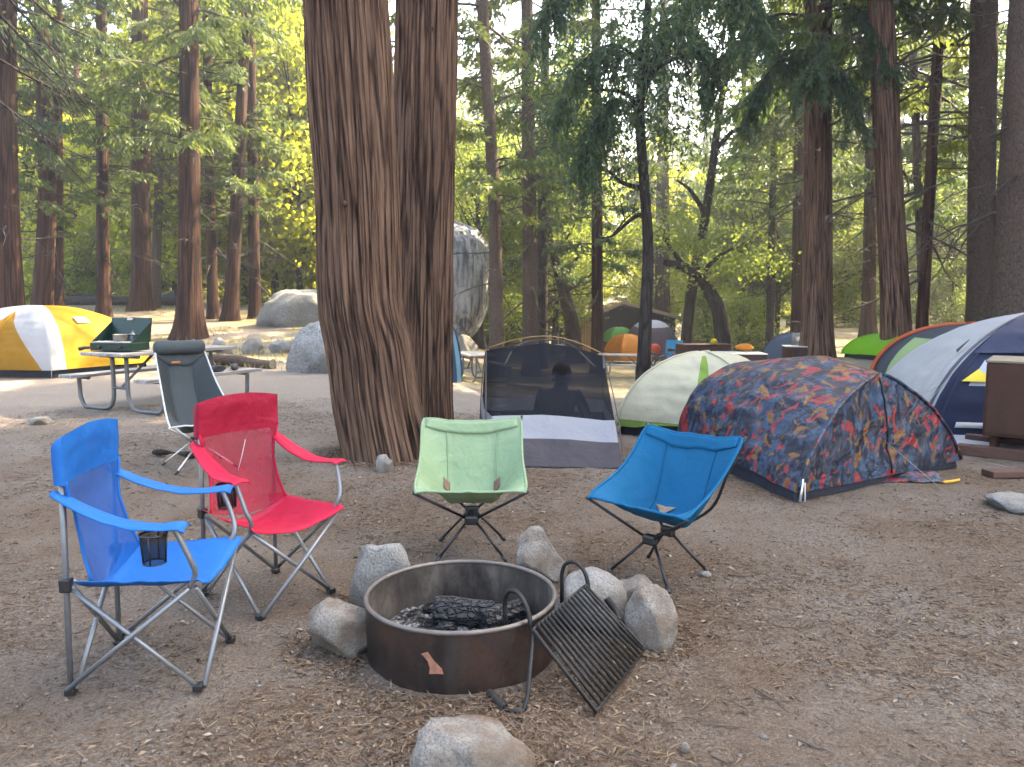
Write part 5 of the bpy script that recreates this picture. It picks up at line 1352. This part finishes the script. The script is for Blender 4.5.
locker('brown food locker with pale upright boards before the slate tent', onT(795, 18.5), R(-10), (.5, .5, .45), .08, M['lockerbrown'], M['palecover'], skid=False)
def sack(label, px, Y, z, dims, mat, name='stuff_sack', cat='bag', seed=171, py=None):
    b = onT(px, Y); p = Vector((b.x, b.y, b.z + z + dims[2] * .4)); o = rock_mb(seed, dims, 3, 3, .12).build(name, mat, None, p); return tag(o, label, cat)
sack('crumpled orange bag lying on the pale topped locker', 745, 17.1, .975, (.42, .3, .16), fabric('orange_sack', (.62, .22, .02), .2, .6))
sack('small yellow bag on the corner of the dark maroon locker', 714, 23.8, 1.12, (.2, .2, .2), fabric('yellow_sack', (.55, .40, .01), .2, .6), seed=172)
# plank on the ground by the locker
k = MB(); k.box((0, 0, .03), (.55, .14, .05), None, 0, .006); tag(k.build('timber_plank', M['timber'], None, (4.05, 6.02, 0), rot=(0, 0, .1)), 'loose brown timber plank on the ground before the right locker', 'plank')

# ------------------------------------------------------------------ cabin
def cabin():
    Y = 48; c = onT(632, Y); k_ = Y / FPX; w_ = 96 * k_; root = thing('cabin', 'dark brown cabin with low gable roof and tan door in the trees', 'cabin', c)
    dk = simple('dark_siding', (.014, .011, .010), .8, 0, 20, .2)
    he = P(632, 318, Y).z - c.z; hp = P(632, 304, Y).z - c.z; x0, x1 = -w_ / 2 + .35, w_ / 2 - .3; D = 5.0; xm = (621 - 632) * k_
    k = MB(); v = [(x0, 0, -.3), (x1, 0, -.3), (x1, 0, he), (xm, 0, hp - .12), (x0, 0, he)]; n = 5
    k.add(v + [(a, D, b) for a, _, b in v], [(0, 1, 2, 3, 4), (9, 8, 7, 6, 5)] + [(i, i + 5, (i + 1) % 5 + 5, (i + 1) % 5) for i in range(5)], 0, False); wl = k.build('wall', dk, root)
    for s, xe in ((-1, -w_ / 2), (1, w_ / 2)):
        k = MB(); a = Vector((xm, -.7, hp)); b = Vector((xe, -.7, he - .12)); th = Vector((0, 0, .10)); dd = Vector((0, D + 1.2, 0))
        q = [a, b, b + dd, a + dd]; k.add(q + [p + th for p in q], [(0, 1, 2, 3), (7, 6, 5, 4), (0, 4, 5, 1), (1, 5, 6, 2), (2, 6, 7, 3), (3, 7, 4, 0)], 0, False); rf = k.build('roof', simple('roof_brown', (.12, .085, .06), .85, 0, 20, .3), root)
        k = MB(); f = Vector((0, -.03, 0)); k.add([a + f, b + f, b + f + Vector((0, 0, .2)), a + f + Vector((0, 0, .2)), a + f * 2, b + f * 2, b + f * 2 + Vector((0, 0, .2)), a + f * 2 + Vector((0, 0, .2))], [(0, 1, 2, 3), (7, 6, 5, 4), (0, 4, 5, 1), (1, 5, 6, 2), (2, 6, 7, 3), (3, 7, 4, 0)], 0, False); k.build('fascia', simple('fascia_tan', (.42, .32, .23), .8), rf)
    k = MB(); xd = (587 - 632) * k_; k.box((xd, -.06, .95), (.72, .08, 2.3), None, 0, .01)
    dr = k.build('door', simple('tan_door', (.55, .32, .14), .7), root)
    k = MB()
    for i in range(1, 4): k.box((xd - .36 + .18 * i, -.103, .95), (.012, .006, 2.2))
    k.build('groove', dk, dr)
    k = MB(); k.box((xm + .3, -.35, hp - .5), (w_ * .5, .05, .06)); k.build('purlin', dk, root)
cabin()

# ------------------------------------------------------------------ bicycles and odds by the dark oak
def bike(label, c, yaw, frame, lean=.12):
    root = thing('bicycle', label, 'bicycle', c, yaw, 'bicycles parked by the dark oak'); root.rotation_euler = (lean, 0, yaw)
    tm = M['plastic']; fm = simple('bike_frame', frame, .35)
    for x in (-.52, .52):
        k = MB(); k.tube([(x + .33 * math.cos(a), 0, .34 + .33 * math.sin(a)) for a in np.linspace(0, 6.283, 33)[:-1]], .024, 8, closed=True); wh = k.build('wheel', tm, root)
        k = MB()
        for j in range(12): a = j * math.pi / 6; k.tube([(x, .0, .34), (x + .31 * math.cos(a), 0, .34 + .31 * math.sin(a))], .003, 4)
        k.tube([(x, -.04, .34), (x, .04, .34)], .02, 8); k.build('spokes', M['steel'], wh)
    bb, st, hd = (-.08, 0, .30), (-.22, 0, .78), (.36, 0, .78)
    k = MB()
    for a, b in ((bb, st), (bb, hd), (st, hd), (bb, (-.52, 0, .34)), (st, (-.52, 0, .34))): k.tube([a, b], .018, 8)
    k.tube([hd, (.52, 0, .34)], .018, 8); k.build('frame', fm, root)
    k = MB(); k.tube([st, (-.25, 0, .90)], .014, 8); k.build('seat_post', M['steel'], root)
    k = MB(); k.tube([(-.38, 0, .92), (-.28, 0, .925), (-.12, 0, .915)], [.06, .05, .02], 8); k.build('saddle', tm, root)
    k = MB(); k.tube([hd, (.34, 0, .93)], .015, 8); k.tube([(.28, -.30, .96), (.34, -.1, .94), (.34, .1, .94), (.28, .30, .96)], .013, 8); k.build('handlebar', tm, root)
    k = MB(); k.tube([(-.08, -.06, .30), (-.08, .06, .30)], .06, 12); k.tube([(-.08, .07, .30), (0.05, .07, .2)], .01, 6); k.tube([(-.08, -.07, .30), (-.21, -.07, .4)], .01, 6); k.build('crank', M['darksteel'], root)
bike('bicycle with black frame leaning by the dark oak behind the cream tent', onT(661, 22.5), R(-62), (.02, .02, .022))
bike('bicycle with red frame parked right of the black one', onT(678, 24), R(-40), (.35, .02, .015), -.1)
sack('red bag hung above the bicycles behind the cream tent', 655, 24.5, .80, (.34, .22, .36), fabric('red_bag', (.50, .07, .03), .2, .6), seed=175)
def blue_chair():
    c = onT(671, 25); root = thing('folding_chair', 'turquoise folding chair standing beside the bicycles', 'camp chair', c, R(150))
    bm_ = fabric('turquoise', (.01, .28, .50), .2, .6)
    k = MB(); k.grid(lambda u, v: ((u - .5) * .5, -.25 - .1 * v - .04 * math.sin(u * 3.14), .45 + v * .75), 8, 8); k.build('backrest', bm_, root, solid=.01)
    k = MB(); k.grid(lambda u, v: ((u - .5) * .55, .25 - .5 * v, .48 - .06 * math.sin(u * 3.14)), 8, 8); k.build('seat', bm_, root, solid=.01)
    for s in (-1, 1):
        k = MB(); k.tube([(s * .27, .25, 0), (s * .27, -.25, .5), (s * .27, -.36, 1.2)], .014, 6); k.tube([(s * .27, -.25, 0), (s * .27, .27, .5), (s * .28, .2, .7), (s * .28, -.3, .7)], .014, 6); k.build('side_frame', M['steel'], root)
blue_chair()

# ------------------------------------------------------------------ litter on the ground (uncountable)
def litter():
    n = 210000
    rr = 1.3 + (rng.random(n) ** .85) * 10; a = (rng.random(n) - .5) * R(86)
    x = rr * np.sin(a); y = rr * np.cos(a)
    dens = np.array([fbm(p * .7, q * .7, 2.2) for p, q in zip(x, y)]); keep = (rng.random(n) < np.clip(.55 + dens * 1.3, .12, 1)) & (((x + .205) ** 2 + (y - 2.985) ** 2) > .17)
    x = x[keep]; y = y[keep]
    spots = [(-1.15, 6.9, .42, 5200), (-.205, 2.985, .42, 3000), (-.62, 3.42, .17, 700), (-.70, 2.97, .15, 700), (.13, 3.78, .15, 600), (.40, 3.24, .2, 700), (.57, 3.06, .14, 700), (-.13, 2.14, .22, 900), (2.7, 5.6, .8, 1500), (4.3, 6.4, .5, 900), (.35, 6.3, .6, 900)]
    ex, ey = [], []
    for cx, cy, r0, m0 in spots:
        aa = rng.random(m0) * 6.283; rd = r0 * (1 + np.abs(rng.normal(size=m0)) * .28); ex.append(cx + rd * np.cos(aa)); ey.append(cy + rd * np.sin(aa))
    x = np.concatenate([x] + ex); y = np.concatenate([y] + ey); kk = ((x + .205) ** 2 + (y - 2.985) ** 2) > .152; x = x[kk]; y = y[kk]; n = len(x)
    z = np.array([(T(p, q) + (.012 * nz(p * 2.2, q * 2.2) + .008 * nz(p * 7, q * 7, 4) + .005 * nz(p * 17, q * 17, 9) if 1 < math.hypot(p, q) < 16 else 0)) for p, q in zip(x, y)]) + .004
    ty = rng.random(n); az = rng.random(n) * 6.283
    ln = np.where(ty < .62, rng.uniform(.02, .07, n), np.where(ty < .975, rng.uniform(.006, .018, n), rng.uniform(.016, .036, n)))
    wd = np.where(ty < .62, .0022, np.where(ty < .975, ln * rng.uniform(.12, .4, n), ln * rng.uniform(.14, .26, n)))
    d = np.stack([np.cos(az), np.sin(az), rng.normal(size=n) * .12], -1); s = np.stack([-np.sin(az), np.cos(az), rng.normal(size=n) * .35], -1)
    p = np.stack([x, y, z], -1); up = np.array([0, 0, 1.]) * (wd * rng.uniform(.2, 1.0, n))[:, None]
    q = np.stack([p, p + d * (ln * .5)[:, None] + s * wd[:, None] + up, p + d * ln[:, None], p + d * (ln * .5)[:, None] - s * wd[:, None] + up], 1)
    m = NT('litter'); at = m.n('ShaderNodeAttribute', attribute_name='tone').outputs['Fac']
    mat = m.surf(m.pbr(m.ramp(at, [(0, (.020, .013, .009)), (.3, (.075, .044, .026)), (.55, (.150, .100, .062)), (.78, (.21, .155, .102)), (.97, (.28, .235, .18))]), .9, spec=.15))
    tone = np.where(ty < .62, rng.uniform(.15, .75, n), np.where(ty < .975, rng.uniform(0, .85, n), rng.uniform(.5, 1, n)))
    o = bpy.data.objects.new('leaf_litter', quads_mesh('leaf_litter', q, tone, mat)); COL.objects.link(o); tag(o, kind='stuff')
    # gravel
    b = MB()
    for i in range(1500):
        rr = random.uniform(1.4, 11) ; a = random.uniform(-R(42), R(42)); X, Y = rr * math.sin(a), rr * math.cos(a)
        if (X + .205) ** 2 + (Y - 2.985) ** 2 < .19: continue
        s = random.uniform(.005, .014) * (1.6 if random.random() < .06 else 1); ic = ROCKS[i % 6]
        ca, sa = math.cos(i), math.sin(i)
        Z = T(X, Y) + .012 * nz(X * 2.2, Y * 2.2) + .008 * nz(X * 7, Y * 7, 4)
        b.add([(X + (v[0] * ca - v[1] * sa) * s, Y + (v[0] * sa + v[1] * ca) * s, Z + v[2] * s * .7 + s * .2) for v in ic.v], ic.f)
    tag(b.build('gravel', M['granite_brown'], None), kind='stuff')
    # scattered thin twigs
    b = MB()
    for i in range(200):
        rr = random.uniform(1.5, 11); a = random.uniform(-R(42), R(42)); X, Y = rr * math.sin(a), rr * math.cos(a)
        if (X + .205) ** 2 + (Y - 2.985) ** 2 < .3: continue
        L = random.uniform(.04, .15); t = random.random() * 6.283; pts = []
        for k in range(4):
            px_, py_ = X + math.cos(t) * L * k / 3 + random.gauss(0, .012), Y + math.sin(t) * L * k / 3 + random.gauss(0, .012); pts.append((px_, py_, T(px_, py_) + .012 * nz(px_ * 2.2, py_ * 2.2) + .008))
        r0 = random.uniform(.0014, .0032); b.tube(pts, [r0, r0, r0 * .8, r0 * .5], 5)
    tag(b.build('fallen_twigs', simple('litter_twig', (.10, .075, .055), .9), None), kind='stuff')
    # dry grass tufts on the far left clearing
    m_ = 5000; yy = rng.uniform(15, 44, m_); qx = rng.uniform(60, 345, m_); xx = (qx - 512) / FPX * yy
    kp = np.array([fbm(p * .25, q * .25, 8) > -.02 for p, q in zip(xx, yy)]); xx = xx[kp]; yy = yy[kp]; m_ = len(xx)
    zz = np.array([T(p, q) for p, q in zip(xx, yy)]); d = norm(np.stack([rng.normal(size=m_) * .5, rng.normal(size=m_) * .5, np.ones(m_)], -1))
    m = NT('dry_grass'); at = m.n('ShaderNodeAttribute', attribute_name='tone').outputs['Fac']; cc = m.ramp(at, [(0, (.13, .12, .04)), (1, (.30, .25, .12))])
    mat = m.surf(m.mixsh(.4, m.pbr(cc, .8), m.n('ShaderNodeBsdfTranslucent', {'Color': cc}).outputs[0]))
    o = bpy.data.objects.new('dry_grass', quads_mesh('dry_grass', leaf_quads(np.stack([xx, yy, zz], -1), d, rng.uniform(.05, .20, m_), np.full(m_, .012), rng), rng.random(m_), mat)); COL.objects.link(o); tag(o, kind='stuff')
ROCKS = [rock_mb(200 + i, (2, 1.6, 1.4), 5, 1, .1) for i in range(6)]
litter()
# ------------------------------------------------------------------ hazy air
def haze():
    m = NT('air_haze')
    v = m.n('ShaderNodeVolumePrincipled', {'Color': (.86, .91, 1.0, 1), 'Density': .0019, 'Anisotropy': .55})
    m.t.links.new(v.outputs[0], m.out.inputs['Volume'])
    k = MB(); k.box((0, 0, 56), (700, 700, 124)); o = k.build('haze', m.mat); tag(o, kind='stuff')
haze()
